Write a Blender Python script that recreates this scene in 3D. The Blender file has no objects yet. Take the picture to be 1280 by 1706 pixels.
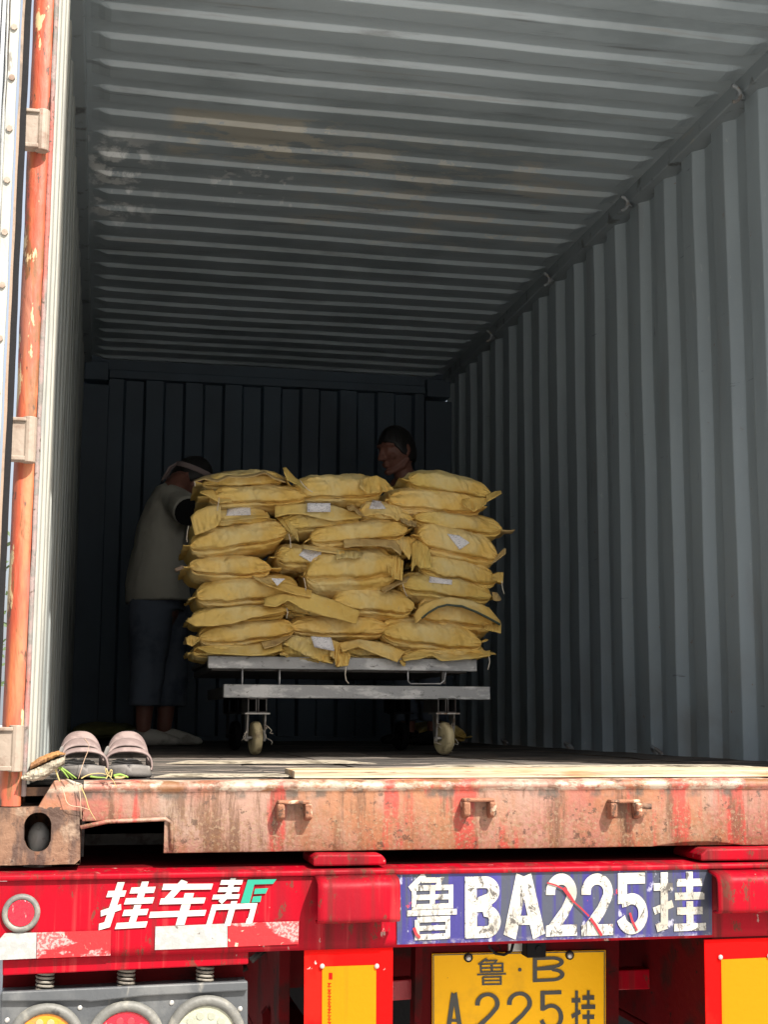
import bpy, bmesh, math, random
from mathutils import Vector, Matrix, noise
from mathutils.bvhtree import BVHTree
R = math.radians
PI = math.pi
random.seed(7)
scn = bpy.context.scene
COL = scn.collection

# ------------------------------------------------------------------ camera
FPX = 2333.3
CAM = Vector((0.2055, -3.0889, 0.1330))
_yaw, _pit, _rol = 0.19856, 0.147124, 0.0049345
_f = Vector((math.sin(_yaw)*math.cos(_pit), math.cos(_yaw)*math.cos(_pit), math.sin(_pit)))
_r0 = Vector((math.cos(_yaw), -math.sin(_yaw), 0)); _u0 = _r0.cross(_f)
_r = _r0*math.cos(_rol) + _u0*math.sin(_rol); _u = -_r0*math.sin(_rol) + _u0*math.cos(_rol)
cd = bpy.data.cameras.new('camera'); cam = bpy.data.objects.new('camera', cd); COL.objects.link(cam)
cd.sensor_fit = 'HORIZONTAL'; cd.sensor_width = 36.0; cd.lens = 36.0*FPX/1280.0
cd.clip_start = 0.05; cd.clip_end = 2000
M = Matrix((( _r.x, _u.x, -_f.x, CAM.x), (_r.y, _u.y, -_f.y, CAM.y), (_r.z, _u.z, -_f.z, CAM.z), (0, 0, 0, 1)))
cam.matrix_world = M
scn.camera = cam

def at(px, py, Y):
    """world point seen at photo pixel (px,py) on the upright plane y=Y"""
    d = _f + _r*((px-640)/FPX) - _u*((py-853)/FPX)
    return CAM + d*((Y-CAM.y)/d.y)
def atz(px, py, Z):
    d = _f + _r*((px-640)/FPX) - _u*((py-853)/FPX)
    return CAM + d*((Z-CAM.z)/d.z)

# ------------------------------------------------------------------ world, sun, exposure
SUN_TRAVEL = Vector((-0.43, 0.80, -1.0)).normalized()
w = bpy.data.worlds.new('World'); scn.world = w; w.use_nodes = True
nt = w.node_tree; nt.nodes.clear()
wo = nt.nodes.new('ShaderNodeOutputWorld'); bg = nt.nodes.new('ShaderNodeBackground'); sky = nt.nodes.new('ShaderNodeTexSky')
sky.sky_type = 'NISHITA'; sky.sun_disc = False
sky.sun_elevation = math.asin(-SUN_TRAVEL.z)
sky.sun_rotation = math.atan2(-SUN_TRAVEL.x, -SUN_TRAVEL.y)
sky.air_density = 1.0; sky.dust_density = 7.5; sky.ozone_density = 1.0
bg.inputs['Strength'].default_value = 0.09
# thin hazy cloud over the blue
wtc = nt.nodes.new('ShaderNodeTexCoord'); wn = nt.nodes.new('ShaderNodeTexNoise'); wn.inputs['Scale'].default_value = 2.2; wn.inputs['Detail'].default_value = 6
wr_ = nt.nodes.new('ShaderNodeMapRange'); wr_.inputs[1].default_value = .35; wr_.inputs[2].default_value = .65; wr_.inputs[3].default_value = .35; wr_.inputs[4].default_value = .60
wm = nt.nodes.new('ShaderNodeMix'); wm.data_type = 'RGBA'; wm.inputs[7].default_value = (5.0, 5.3, 5.7, 1)
nt.links.new(wtc.outputs['Generated'], wn.inputs['Vector']); nt.links.new(wn.outputs[0], wr_.inputs[0]); nt.links.new(wr_.outputs[0], wm.inputs[0])
nt.links.new(sky.outputs[0], wm.inputs[6]); nt.links.new(wm.outputs[2], bg.inputs[0]); nt.links.new(bg.outputs[0], wo.inputs[0])
sd = bpy.data.lights.new('sun', 'SUN'); sun = bpy.data.objects.new('sun', sd); COL.objects.link(sun)
sd.energy = 5.0; sd.angle = R(0.53); sd.color = (1.0, 0.94, 0.86)
sun.rotation_euler = SUN_TRAVEL.to_track_quat('-Z', 'Y').to_euler(); sun.location = (4, -8, 9)
scn.view_settings.view_transform = 'Standard'; scn.view_settings.look = 'None'
scn.view_settings.exposure = 1.32; scn.view_settings.gamma = 1.0
scn.view_settings.use_curve_mapping = False
scn.render.engine = 'CYCLES'
cy = scn.cycles
cy.max_bounces = 10; cy.diffuse_bounces = 7; cy.glossy_bounces = 4; cy.use_denoising = True
cy.sample_clamp_indirect = 6.0

# ------------------------------------------------------------------ materials
ALB = {'faded_red_paint': .50, 'orange_red_paint': .62, 'chalky_pink_edge': .55, 'cream_paint': .52, 'primer_hinge': .55, 'pale_door_panel': .52, 'rusty_casting': .55,
       'trailer_red': .58, 'dirty_trailer_red': .7, 'worn_white_paint': .58, 'white_lettering': .60, 'green_lettering': .6, 'reflective_white': .52, 'reflective_red': .55,
       'marker_red': .68, 'marker_orange': .62, 'amber_lens': .7, 'red_lens': .7, 'clear_lens': .62, 'dusty_rim': .6, 'dusty_grey_housing': .75, 'fresh_pine': .58, 'weathered_wood': .62,
       'orange_bark_wood': .6, 'green_straw': .8, 'dry_straw': .6, 'pale_straw': .6, 'mauve_rubber': .75, 'dusty_grey_sole': .75, 'bright_screw': .6, 'tan_seal': .6, 'shaded_chassis_red': .28, 'dark_cart_steel': .7}
def mat(name, base, rough=0.6, metal=0.0, layers=(), bump=None, spec=0.5, coat=0.0, trans=0.0):
    k = ALB.get(name, 1.0); base = tuple(c*k for c in base)
    layers = [dict(l, c=tuple(c*k for c in l['c'])) for l in layers]
    m = bpy.data.materials.new(name); m.use_nodes = True
    t = m.node_tree; N = t.nodes; L = t.links; N.clear()
    out = N.new('ShaderNodeOutputMaterial'); p = N.new('ShaderNodeBsdfPrincipled'); L.new(p.outputs[0], out.inputs[0])
    tc = N.new('ShaderNodeTexCoord')
    p.inputs['Roughness'].default_value = rough; p.inputs['Metallic'].default_value = metal
    p.inputs['Specular IOR Level'].default_value = spec; p.inputs['Coat Weight'].default_value = coat
    if trans: p.inputs['Transmission Weight'].default_value = trans
    cur = None
    rgb = N.new('ShaderNodeRGB'); rgb.outputs[0].default_value = (*base, 1); cur = rgb.outputs[0]
    rsock = None
    for i, l in enumerate(layers):
        mp = N.new('ShaderNodeMapping'); L.new(tc.outputs['Object'], mp.inputs[0])
        mp.inputs['Scale'].default_value = l.get('s', (1, 1, 1)); mp.inputs['Location'].default_value = l.get('off', (i*3.7, i*1.3, i*2.1))
        if l.get('kind') == 'vor':
            nz = N.new('ShaderNodeTexVoronoi'); nz.inputs['Scale'].default_value = l.get('sc', 1); so = nz.outputs['Distance']
        else:
            nz = N.new('ShaderNodeTexNoise'); nz.inputs['Scale'].default_value = l.get('sc', 1)
            nz.inputs['Detail'].default_value = l.get('det', 6); nz.inputs['Roughness'].default_value = l.get('nr', 0.6)
            nz.inputs['Distortion'].default_value = l.get('dist', 0.0); so = nz.outputs[0]
        L.new(mp.outputs[0], nz.inputs['Vector'])
        mr = N.new('ShaderNodeMapRange'); mr.clamp = True; mr.interpolation_type = 'SMOOTHSTEP'
        mr.inputs[1].default_value = l['lo']; mr.inputs[2].default_value = l['hi']
        mr.inputs[3].default_value = 0; mr.inputs[4].default_value = l.get('amt', 1.0)
        L.new(so, mr.inputs[0]); fac = mr.outputs[0]
        for (ax, a, b, c, d) in l.get('bands', ()):     # the mark only lives where a<coord<d
            sx = N.new('ShaderNodeSeparateXYZ'); L.new(tc.outputs['Object'], sx.inputs[0])
            m1 = N.new('ShaderNodeMapRange'); m1.inputs[1].default_value = a; m1.inputs[2].default_value = b
            m2 = N.new('ShaderNodeMapRange'); m2.inputs[1].default_value = d; m2.inputs[2].default_value = c
            L.new(sx.outputs[ax], m1.inputs[0]); L.new(sx.outputs[ax], m2.inputs[0])
            q = N.new('ShaderNodeMath'); q.operation = 'MULTIPLY'; L.new(m1.outputs[0], q.inputs[0]); L.new(m2.outputs[0], q.inputs[1])
            q2 = N.new('ShaderNodeMath'); q2.operation = 'MULTIPLY'; L.new(q.outputs[0], q2.inputs[0]); L.new(fac, q2.inputs[1]); fac = q2.outputs[0]
        mx = N.new('ShaderNodeMix'); mx.data_type = 'RGBA'
        L.new(fac, mx.inputs[0]); L.new(cur, mx.inputs[6]); mx.inputs[7].default_value = (*l['c'], 1); cur = mx.outputs[2]
        if 'rough' in l:
            mq = N.new('ShaderNodeMix'); mq.data_type = 'FLOAT'; L.new(fac, mq.inputs[0])
            if rsock is None: mq.inputs[2].default_value = rough
            else: L.new(rsock, mq.inputs[2])
            mq.inputs[3].default_value = l['rough']; rsock = mq.outputs[0]
    L.new(cur, p.inputs['Base Color'])
    if rsock is not None: L.new(rsock, p.inputs['Roughness'])
    if bump:
        prev = None
        for bb in bump:
            sc, dist, det, vec = bb[:4]
            mp = N.new('ShaderNodeMapping'); L.new(tc.outputs['Object'], mp.inputs[0]); mp.inputs['Scale'].default_value = vec
            if len(bb) > 4:
                nz = N.new('ShaderNodeTexVoronoi'); nz.feature = 'DISTANCE_TO_EDGE'; nz.inputs['Scale'].default_value = sc
            else:
                nz = N.new('ShaderNodeTexNoise'); nz.inputs['Scale'].default_value = sc; nz.inputs['Detail'].default_value = det
                nz.inputs['Distortion'].default_value = 0.4
            L.new(mp.outputs[0], nz.inputs['Vector'])
            b = N.new('ShaderNodeBump'); b.inputs['Strength'].default_value = 1.0; b.inputs['Distance'].default_value = dist
            L.new(nz.outputs[0], b.inputs['Height'])
            if prev: L.new(prev.outputs[0], b.inputs['Normal'])
            prev = b
        L.new(prev.outputs[0], p.inputs['Normal'])
    return m

U = (1, 1, 1)
MT = {}
MT['wall'] = mat('grey_wall_paint', (0.255, 0.305, 0.335), 0.5, layers=(
    dict(c=(0.205, 0.245, 0.27), sc=1.6, s=(1, 1, .3), lo=.42, hi=.7, det=5),
    dict(c=(0.20, 0.22, 0.23), sc=5, s=(1, 1, .18), lo=.58, hi=.72, det=8, amt=.6),
    dict(c=(0.055, 0.058, 0.06), sc=9, s=(1, 1, .25), lo=.66, hi=.74, det=10, amt=.7),
    dict(c=(0.20, 0.11, 0.06), sc=26, lo=.69, hi=.73, det=6, amt=.7),
    dict(c=(0.36, 0.40, 0.42), sc=14, s=(1, 2.5, .6), lo=.64, hi=.67, det=9, nr=.75, amt=.6),
    dict(c=(0.07, 0.075, 0.08), sc=7, s=(1, .4, 5), lo=.70, hi=.72, det=6, amt=.6),
    dict(c=(0.16, 0.155, 0.14), sc=3.0, lo=.4, hi=.7, amt=.55, bands=((2, 0, .1, .3, .7),))),
    bump=((3, .006, 3, U), (60, .0006, 4, U)))
MT['left_wall'] = mat('chalky_wall_paint', (0.21, 0.23, 0.225), 0.55, layers=(
    dict(c=(0.42, 0.42, 0.37), sc=4, s=(1, 6, .12), lo=.48, hi=.66, det=8, amt=.8),
    dict(c=(0.07, 0.075, 0.075), sc=5, s=(1, 9, .10), lo=.55, hi=.72, det=10, amt=.8),
    dict(c=(0.12, 0.10, 0.08), sc=30, lo=.7, hi=.76, amt=.6)),
    bump=((3, .006, 3, U), (50, .0008, 4, U)))
MT['roof'] = mat('roof_paint', (0.285, 0.335, 0.365), 0.34, layers=(
    dict(c=(0.21, 0.25, 0.27), sc=1.3, s=(1, 1, 1), lo=.45, hi=.65, det=5),
    dict(c=(0.13, 0.145, 0.15), sc=6, s=(.25, 3, 1), lo=.58, hi=.7, det=9, amt=.8),
    dict(c=(0.23, 0.235, 0.225), sc=9, s=(.2, 4, 1), lo=.62, hi=.68, det=9, amt=.5),
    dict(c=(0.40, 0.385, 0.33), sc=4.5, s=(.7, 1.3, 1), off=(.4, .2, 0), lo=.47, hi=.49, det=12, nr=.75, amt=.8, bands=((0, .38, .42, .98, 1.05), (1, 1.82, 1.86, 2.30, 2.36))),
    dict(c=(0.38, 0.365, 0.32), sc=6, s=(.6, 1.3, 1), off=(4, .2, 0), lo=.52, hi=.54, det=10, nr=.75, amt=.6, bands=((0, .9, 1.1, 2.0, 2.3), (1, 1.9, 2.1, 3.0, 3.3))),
    dict(c=(0.75, 0.78, 0.78), sc=7, s=(1.5, .9, 1), off=(9, 2, 0), lo=.50, hi=.60, det=6, amt=.8, bands=((0, .05, .12, .22, .45), (1, 2.1, 2.25, 3.0, 3.3))),  # pale scuffs together with bright reflections painted onto the roof
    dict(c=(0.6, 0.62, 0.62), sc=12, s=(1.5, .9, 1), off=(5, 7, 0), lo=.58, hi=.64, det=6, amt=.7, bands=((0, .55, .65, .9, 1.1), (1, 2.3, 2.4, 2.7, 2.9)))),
    bump=((2.2, .010, 3, U), (40, .0006, 5, (1, 3, 1))))
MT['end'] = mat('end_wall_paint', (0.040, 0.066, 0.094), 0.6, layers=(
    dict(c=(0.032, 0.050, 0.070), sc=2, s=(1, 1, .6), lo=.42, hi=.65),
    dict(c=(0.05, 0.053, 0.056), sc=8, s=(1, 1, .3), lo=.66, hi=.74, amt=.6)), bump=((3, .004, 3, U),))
MT['rail'] = mat('rail_paint', (0.20, 0.235, 0.255), 0.5, layers=(
    dict(c=(0.045, 0.045, 0.045), sc=10, s=(1, 1, 1), lo=.56, hi=.68, det=9, amt=.8),
    dict(c=(0.24, 0.25, 0.24), sc=14, s=(1, .5, 2), lo=.66, hi=.7, det=9, amt=.6)), bump=((12, .002, 5, U),))
MT['ring'] = mat('worn_ring_steel', (0.20, 0.22, 0.235), 0.5, layers=(dict(c=(0.13, 0.12, 0.11), sc=30, lo=.5, hi=.6),))
MT['floor'] = mat('weathered_floor', (0.070, 0.060, 0.050), 0.75, layers=(
    dict(c=(0.018, 0.015, 0.013), sc=3, s=(.5, 3, 1), lo=.44, hi=.54, det=8),
    dict(c=(0.32, 0.26, 0.215), sc=4, s=(.35, 5, 1), lo=.56, hi=.62, det=9, amt=.85),
    dict(c=(0.30, 0.27, 0.24), sc=11, s=(.3, 7, 1), lo=.60, hi=.66, det=9, amt=.8),
    dict(c=(0.02, 0.017, 0.015), sc=26, s=(.3, 5, 1), lo=.60, hi=.64, det=5, amt=.8)),
    bump=((9, .012, 6, (.4, 5, 1)), (70, .002, 4, (.4, 4, 1))))
MT['sill'] = mat('faded_red_paint', (0.44, 0.13, 0.09), 0.62, layers=(
    dict(c=(0.46, 0.27, 0.20), sc=3.0, s=(1, 1, 1), lo=.38, hi=.6, det=6, off=(0, 0, 0)),
    dict(c=(0.46, 0.36, 0.28), sc=5, s=(1.0, 1, .5), lo=.50, hi=.62, det=7, amt=.7),
    dict(c=(0.44, 0.17, 0.06), sc=2.6, s=(1, 1, .4), lo=.44, hi=.58, det=9, nr=.7, amt=.8, off=(7, 2, 1)),
    dict(c=(0.56, 0.06, 0.04), sc=6.5, s=(1.6, 1, .22), lo=.54, hi=.60, det=5, amt=.9),
    dict(c=(0.15, 0.07, 0.032), sc=14, s=(1.3, 1, .16), lo=.51, hi=.61, det=10, nr=.75, amt=.8),
    dict(c=(0.27, 0.14, 0.06), sc=60, lo=.50, hi=.58, det=10, nr=.8, amt=.75, bands=((2, -.1, 0, .085, .15),)),
    dict(c=(0.46, 0.33, 0.20), sc=120, lo=.54, hi=.60, det=6, amt=.55, bands=((2, -.1, 0, .09, .15),)),
    dict(c=(0.09, 0.045, 0.025), sc=34, lo=.58, hi=.62, det=9, nr=.75, amt=.75),
    dict(c=(0.10, 0.085, 0.065), sc=22, s=(1, 1, .5), lo=.47, hi=.62, det=9, amt=.8, bands=((2, .136, .146, .157, .163),)),
    dict(c=(0.60, 0.52, 0.40), sc=26, s=(.6, 1, 1), lo=.46, hi=.58, det=9, nr=.75, amt=.85, bands=((2, .154, .160, .182, .19),)),
    dict(c=(0.26, 0.10, 0.025), sc=9, s=(.7, 1, 1), lo=.57, hi=.62, det=9, amt=.9, bands=((2, .150, .158, .2, .22),))),
    bump=((20, .0016, 9, U), (110, .0012, 5, U), (5, .003, 3, U)))
MT['post'] = mat('orange_red_paint', (0.52, 0.095, 0.045), 0.55, layers=(
    dict(c=(0.62, 0.22, 0.085), sc=8, s=(2, 1, .35), lo=.45, hi=.62, det=8, amt=.8),
    dict(c=(0.36, 0.16, 0.12), sc=11, s=(3, 1, .3), lo=.55, hi=.66, det=6, amt=.6),
    dict(c=(0.24, 0.10, 0.035), sc=26, s=(2, 1, .35), lo=.54, hi=.60, det=10, amt=.9),
    dict(c=(0.09, 0.05, 0.03), sc=34, s=(2, 1, .5), lo=.60, hi=.64, det=10, amt=.9),
    dict(c=(0.80, 0.60, 0.32), sc=12, s=(2, 1, .5), lo=.60, hi=.62, det=8, amt=.95)),
    bump=((30, .003, 8, (2, 1, .5)), (6, .006, 3, U)))
MT['chalk'] = mat('chalky_pink_edge', (0.36, 0.27, 0.25), 0.8, layers=(
    dict(c=(0.24, 0.22, 0.20), sc=30, lo=.45, hi=.6, det=9),
    dict(c=(0.45, 0.14, 0.11), sc=7, s=(1, 1, .3), lo=.5, hi=.6, det=6),
    dict(c=(0.10, 0.07, 0.05), sc=60, lo=.62, hi=.66)), bump=((60, .003, 8, U),))
MT['cream'] = mat('cream_paint', (0.50, 0.50, 0.44), 0.5, layers=(
    dict(c=(0.32, 0.33, 0.31), sc=9, s=(1, 1, .25), lo=.5, hi=.66, det=9, amt=.8),
    dict(c=(0.15, 0.13, 0.10), sc=22, s=(1, 1, .3), lo=.64, hi=.69, det=9, amt=.8)),
    bump=((24, .003, 8, (1, 1, .4)),))
MT['hinge'] = mat('primer_hinge', (0.40, 0.32, 0.25), 0.6, layers=(
    dict(c=(0.26, 0.17, 0.12), sc=16, lo=.5, hi=.66, det=8),
    dict(c=(0.45, 0.10, 0.05), sc=12, lo=.64, hi=.68, det=8, amt=.8)), bump=((40, .002, 6, U),))
MT['door'] = mat('pale_door_panel', (0.42, 0.46, 0.50), 0.45, layers=(
    dict(c=(0.55, 0.57, 0.57), sc=5, s=(1, 1, .2), lo=.45, hi=.65),
    dict(c=(0.22, 0.23, 0.24), sc=20, s=(1, 1, .3), lo=.64, hi=.7, amt=.7)), bump=((20, .003, 5, U),))
MT['rubber_and_shade'] = mat('black_rubber_and_shade', (0.009, 0.009, 0.010), 0.8, spec=.15, bump=((30, .002, 4, U),))
MT['tan'] = mat('tan_seal', (0.34, 0.24, 0.17), 0.7, layers=(dict(c=(0.20, 0.15, 0.11), sc=30, s=(1, 1, .3), lo=.5, hi=.62),), bump=((40, .002, 4, U),))
MT['rust'] = mat('rusty_casting', (0.27, 0.145, 0.085), 0.85, layers=(
    dict(c=(0.10, 0.055, 0.038), sc=9, s=(2, 1, .5), lo=.46, hi=.58, det=8),
    dict(c=(0.42, 0.30, 0.21), sc=14, lo=.56, hi=.66, det=10, amt=.8),
    dict(c=(0.45, 0.17, 0.06), sc=10, s=(2, 1, .4), lo=.58, hi=.68, det=8, amt=.7),
    dict(c=(0.04, 0.025, 0.02), sc=60, lo=.62, hi=.68, det=6, amt=.8)),
    bump=((22, .008, 9, U), (120, .002, 6, U)))
MT['red'] = mat('trailer_red', (0.42, 0.0008, 0.013), 0.45, layers=(
    dict(c=(0.30, 0.006, 0.016), sc=4, s=(3, 1, .3), lo=.45, hi=.65, det=6, rough=.5),
    dict(c=(0.55, 0.06, 0.06), sc=9, s=(4, 1, .15), lo=.55, hi=.68, det=8, amt=.5),
    dict(c=(0.12, 0.02, 0.018), sc=6, s=(4, 1, .10), lo=.52, hi=.66, det=9, amt=.75, rough=.8),
    dict(c=(0.13, 0.012, 0.014), sc=6, s=(3, 1, .2), lo=.48, hi=.64, det=7, amt=.75, rough=.8, bands=((2, 1.185, 1.222, 1.25, 1.28),)),
    dict(c=(0.14, 0.05, 0.032), sc=20, s=(1.3, 1, .7), lo=.58, hi=.61, det=10, nr=.75, amt=.8, rough=.8),
    dict(c=(0.50, 0.30, 0.26), sc=30, s=(1, 1, .6), lo=.665, hi=.68, det=9, amt=.9, rough=.8)),
    bump=((5, .004, 3, U), (60, .0006, 5, U)), spec=.1)
MT['red_dirty'] = mat('dirty_trailer_red', (0.36, 0.008, 0.018), 0.5, layers=(
    dict(c=(0.16, 0.055, 0.04), sc=7, s=(1, 1, 1), lo=.48, hi=.62, det=9, amt=.8),
    dict(c=(0.45, 0.28, 0.22), sc=26, lo=.62, hi=.68, det=9, amt=.6)), bump=((30, .003, 6, U),))
MT['shaded_red'] = mat('shaded_chassis_red', (0.24, 0.004, 0.008), 0.7, spec=.08, layers=(  # darker copy of the trailer red, shade put into the colour
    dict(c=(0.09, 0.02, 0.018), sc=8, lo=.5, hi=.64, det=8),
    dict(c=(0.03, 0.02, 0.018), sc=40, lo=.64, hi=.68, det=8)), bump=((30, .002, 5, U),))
MT['blue'] = mat('blue_plate_paint', (0.016, 0.012, 0.11), 0.45, layers=(
    dict(c=(0.03, 0.035, 0.05), sc=7, s=(5, 1, .25), lo=.44, hi=.54, det=5, amt=.95, bands=((2, 1.02, 1.12, 1.4, 1.5),)),
    dict(c=(0.03, 0.024, 0.17), sc=6, s=(4, 1, .3), lo=.56, hi=.64, det=6, amt=.7),
    dict(c=(0.28, 0.28, 0.36), sc=34, s=(1, 1, .6), lo=.60, hi=.66, det=10, amt=.8),
    dict(c=(0.40, 0.36, 0.34), sc=40, lo=.46, hi=.58, det=10, nr=.75, amt=.9, bands=((2, 1.02, 1.03, 1.065, 1.09),)),
    dict(c=(0.50, 0.02, 0.03), sc=16, s=(1.2, 1, .7), lo=.68, hi=.70, det=6)),
    bump=((40, .0012, 7, U),))
MT['white_paint'] = mat('worn_white_paint', (0.58, 0.57, 0.52), 0.5, layers=(
    dict(c=(0.40, 0.37, 0.30), sc=12, lo=.45, hi=.65, det=8, amt=.8),
    dict(c=(0.10, 0.09, 0.08), sc=30, s=(1, 1, .7), lo=.555, hi=.585, det=10, nr=.75, dist=1.2),
    dict(c=(0.16, 0.14, 0.12), sc=70, s=(1.4, 1, .6), lo=.54, hi=.58, det=8, nr=.8, amt=.9, bands=((2, 1.02, 1.03, 1.11, 1.20),)),
    dict(c=(0.50, 0.03, 0.04), sc=15, s=(1.2, 1, .7), lo=.70, hi=.715, det=6)), bump=((60, .001, 7, U),))
MT['white_text'] = mat('white_lettering', (0.62, 0.61, 0.56), 0.45, layers=(
    dict(c=(0.20, 0.12, 0.09), sc=34, s=(1, 1, .8), lo=.69, hi=.71, det=8), dict(c=(0.46, 0.44, 0.40), sc=14, lo=.5, hi=.7)), bump=((60, .001, 7, U),))
MT['green'] = mat('green_lettering', (0.005, 0.32, 0.21), 0.45, layers=(dict(c=(0.15, 0.12, 0.06), sc=40, lo=.68, hi=.71),))
MT['tape_white'] = mat('reflective_white', (0.50, 0.51, 0.49), 0.4, layers=(
    dict(c=(0.38, 0.39, 0.38), sc=60, lo=.45, hi=.55, det=3, amt=.6),
    dict(c=(0.32, 0.03, 0.035), sc=26, lo=.655, hi=.665, det=7, nr=.7),
    dict(c=(0.16, 0.12, 0.09), sc=60, lo=.67, hi=.69, det=7)), bump=((90, .001, 3, U),))
MT['tape_red'] = mat('reflective_red', (0.58, 0.10, 0.10), 0.45, layers=(
    dict(c=(0.70, 0.50, 0.47), sc=170, lo=.45, hi=.55, det=1, amt=.6),
    dict(c=(0.60, 0.006, 0.012), sc=13, s=(.6, 1, 1), lo=.47, hi=.50, det=9, nr=.6),
    dict(c=(0.62, 0.52, 0.38), sc=55, lo=.65, hi=.68, det=7)), bump=((90, .001, 3, U),))
MT['marker_red'] = mat('marker_red', (0.80, 0.0012, 0.0008), 0.6, spec=.08, layers=(
    dict(c=(0.62, 0.01, 0.005), sc=8, s=(1, 1, .5), lo=.5, hi=.66), dict(c=(0.72, 0.50, 0.46), sc=22, lo=.70, hi=.715, det=7),), bump=((60, .0006, 5, U),))
MT['marker_orange'] = mat('marker_orange', (0.84, 0.215, 0.0006), 0.5, spec=.1, layers=(
    dict(c=(0.66, 0.17, 0.003), sc=10, s=(3, 1, .15), lo=.5, hi=.68, det=6),
    dict(c=(0.75, 0.6, 0.45), sc=18, lo=.735, hi=.745, det=6)), bump=((60, .0006, 5, U),))
MT['lamp_box'] = mat('dusty_grey_housing', (0.060, 0.066, 0.072), 0.55, layers=(
    dict(c=(0.125, 0.13, 0.13), sc=7, s=(1, 1, .8), lo=.46, hi=.66, det=9),
    dict(c=(0.25, 0.24, 0.21), sc=22, s=(1.5, 1, .4), lo=.62, hi=.70, det=9, amt=.7)), bump=((60, .001, 6, U),))
MT['lamp_rim'] = mat('dusty_rim', (0.16, 0.16, 0.145), 0.6, layers=(
    dict(c=(0.28, 0.27, 0.23), sc=16, lo=.5, hi=.62, det=9), dict(c=(0.05, 0.05, 0.05), sc=14, lo=.62, hi=.7, det=9)), bump=((60, .002, 6, U),))
MT['lens_amber'] = mat('amber_lens', (0.80, 0.28, 0.010), 0.25, layers=(dict(c=(0.50, 0.19, 0.05), sc=28, lo=.5, hi=.66),), bump=((120, .0015, 2, U),))
MT['lens_red'] = mat('red_lens', (0.60, 0.006, 0.025), 0.25, layers=(dict(c=(0.60, 0.24, 0.22), sc=30, s=(3, 1, 1), lo=.62, hi=.68, det=9),), bump=((120, .0015, 2, U),))
MT['lens_clear'] = mat('clear_lens', (0.50, 0.50, 0.36), 0.25, layers=(dict(c=(0.34, 0.35, 0.27), sc=28, lo=.5, hi=.66),), bump=((120, .0015, 2, U),))
MT['led_amber'] = mat('amber_reflector_cup', (0.50, 0.22, 0.10), 0.3)
MT['led_red'] = mat('red_reflector_cup', (0.34, 0.02, 0.03), 0.3)
MT['led_clear'] = mat('grey_reflector_cup', (0.22, 0.23, 0.18), 0.3)
MT['steel'] = mat('dull_steel', (0.30, 0.29, 0.27), 0.45, .6, layers=(dict(c=(0.14, 0.10, 0.07), sc=30, lo=.52, hi=.66),), bump=((60, .001, 5, U),))
MT['screw'] = mat('bright_screw', (0.62, 0.61, 0.58), 0.35, .5)
MT['spring'] = mat('dusty_spring', (0.15, 0.135, 0.11), 0.6, layers=(dict(c=(0.07, 0.06, 0.05), sc=40, lo=.5, hi=.6),))
MT['gal'] = mat('galvanised_rail', (0.30, 0.305, 0.305), 0.55, .25, layers=(
    dict(c=(0.52, 0.52, 0.51), sc=9, s=(.8, 1, 2), lo=.48, hi=.6, det=9),
    dict(c=(0.13, 0.13, 0.125), sc=26, s=(1, 1, 1.5), lo=.56, hi=.64, det=10, nr=.75, amt=.9),
    dict(c=(0.16, 0.06, 0.035), sc=7, s=(1, 1, 3), lo=.64, hi=.70, det=8, amt=.9)), bump=((60, .0015, 6, U),))
MT['cart_dark'] = mat('dark_cart_steel', (0.10, 0.095, 0.088), 0.5, .4, layers=(dict(c=(0.05, 0.035, 0.03), sc=20, lo=.5, hi=.62),), bump=((50, .001, 5, U),))
MT['olive'] = mat('dull_olive_sack', (0.10, 0.10, 0.035), 0.85, bump=((14, .006, 4, U),))
MT['wheel'] = mat('cream_nylon_wheel', (0.50, 0.42, 0.24), 0.55, layers=(dict(c=(0.26, 0.20, 0.11), sc=30, lo=.5, hi=.66, det=8),), bump=((80, .001, 5, U),))
MT['thread'] = mat('pale_thread', (0.62, 0.56, 0.46), 0.9)
def sackmat(name, k, hue=0.0):
    return mat(name, (0.70*k, (0.49+hue)*k, 0.150*k), 0.8, layers=(
        dict(c=(0.64*k, 0.42*k, 0.11*k), sc=4, lo=.45, hi=.65, det=4),
        dict(c=(0.66*k, 0.55*k, 0.28*k), sc=3, s=(1, 1, 1), lo=.50, hi=.66, det=8, amt=.8, off=(5, 3, 9)),
        dict(c=(0.34, 0.235, 0.085), sc=18, lo=.62, hi=.74, det=9, amt=.5),
        dict(c=(0.45, 0.36, 0.22), sc=50, lo=.66, hi=.70, det=7, amt=.5)),
        bump=((7, .012, 0, (1.6, 1, .9), 1), (19, .007, 0, (1.3, 1, 1), 1), (26, .004, 5, (1, 1, 1)), (160, .0004, 4, U)), spec=.2)
SM = [sackmat('kraft_a', 1.0), sackmat('kraft_b', .95, .01), sackmat('kraft_c', 1.04, -.012), sackmat('kraft_d', .9, .02)]
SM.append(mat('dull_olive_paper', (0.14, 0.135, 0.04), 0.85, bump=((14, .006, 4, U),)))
MT['kraft_in'] = mat('kraft_edge_tan', (0.52, 0.37, 0.15), 0.8, layers=(dict(c=(0.36, 0.25, 0.11), sc=20, lo=.5, hi=.68),), bump=((26, .003, 5, U),))
MT['sack_green'] = mat('dark_green_piping', (0.055, 0.075, 0.055), 0.8)
MT['label'] = mat('printed_label', (0.66, 0.65, 0.66), 0.6, layers=(
    dict(c=(0.40, 0.40, 0.43), sc=1, s=(130, 1, 300), lo=.58, hi=.62, det=1),), bump=((30, .002, 3, U),))
MT['concrete'] = mat('yard_concrete', (0.50, 0.49, 0.47), 0.9, layers=(
    dict(c=(0.40, 0.375, 0.34), sc=.25, lo=.45, hi=.6, det=8), dict(c=(0.30, 0.28, 0.26), sc=1.6, lo=.62, hi=.72, det=9)), bump=((8, .006, 8, U),))
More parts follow.
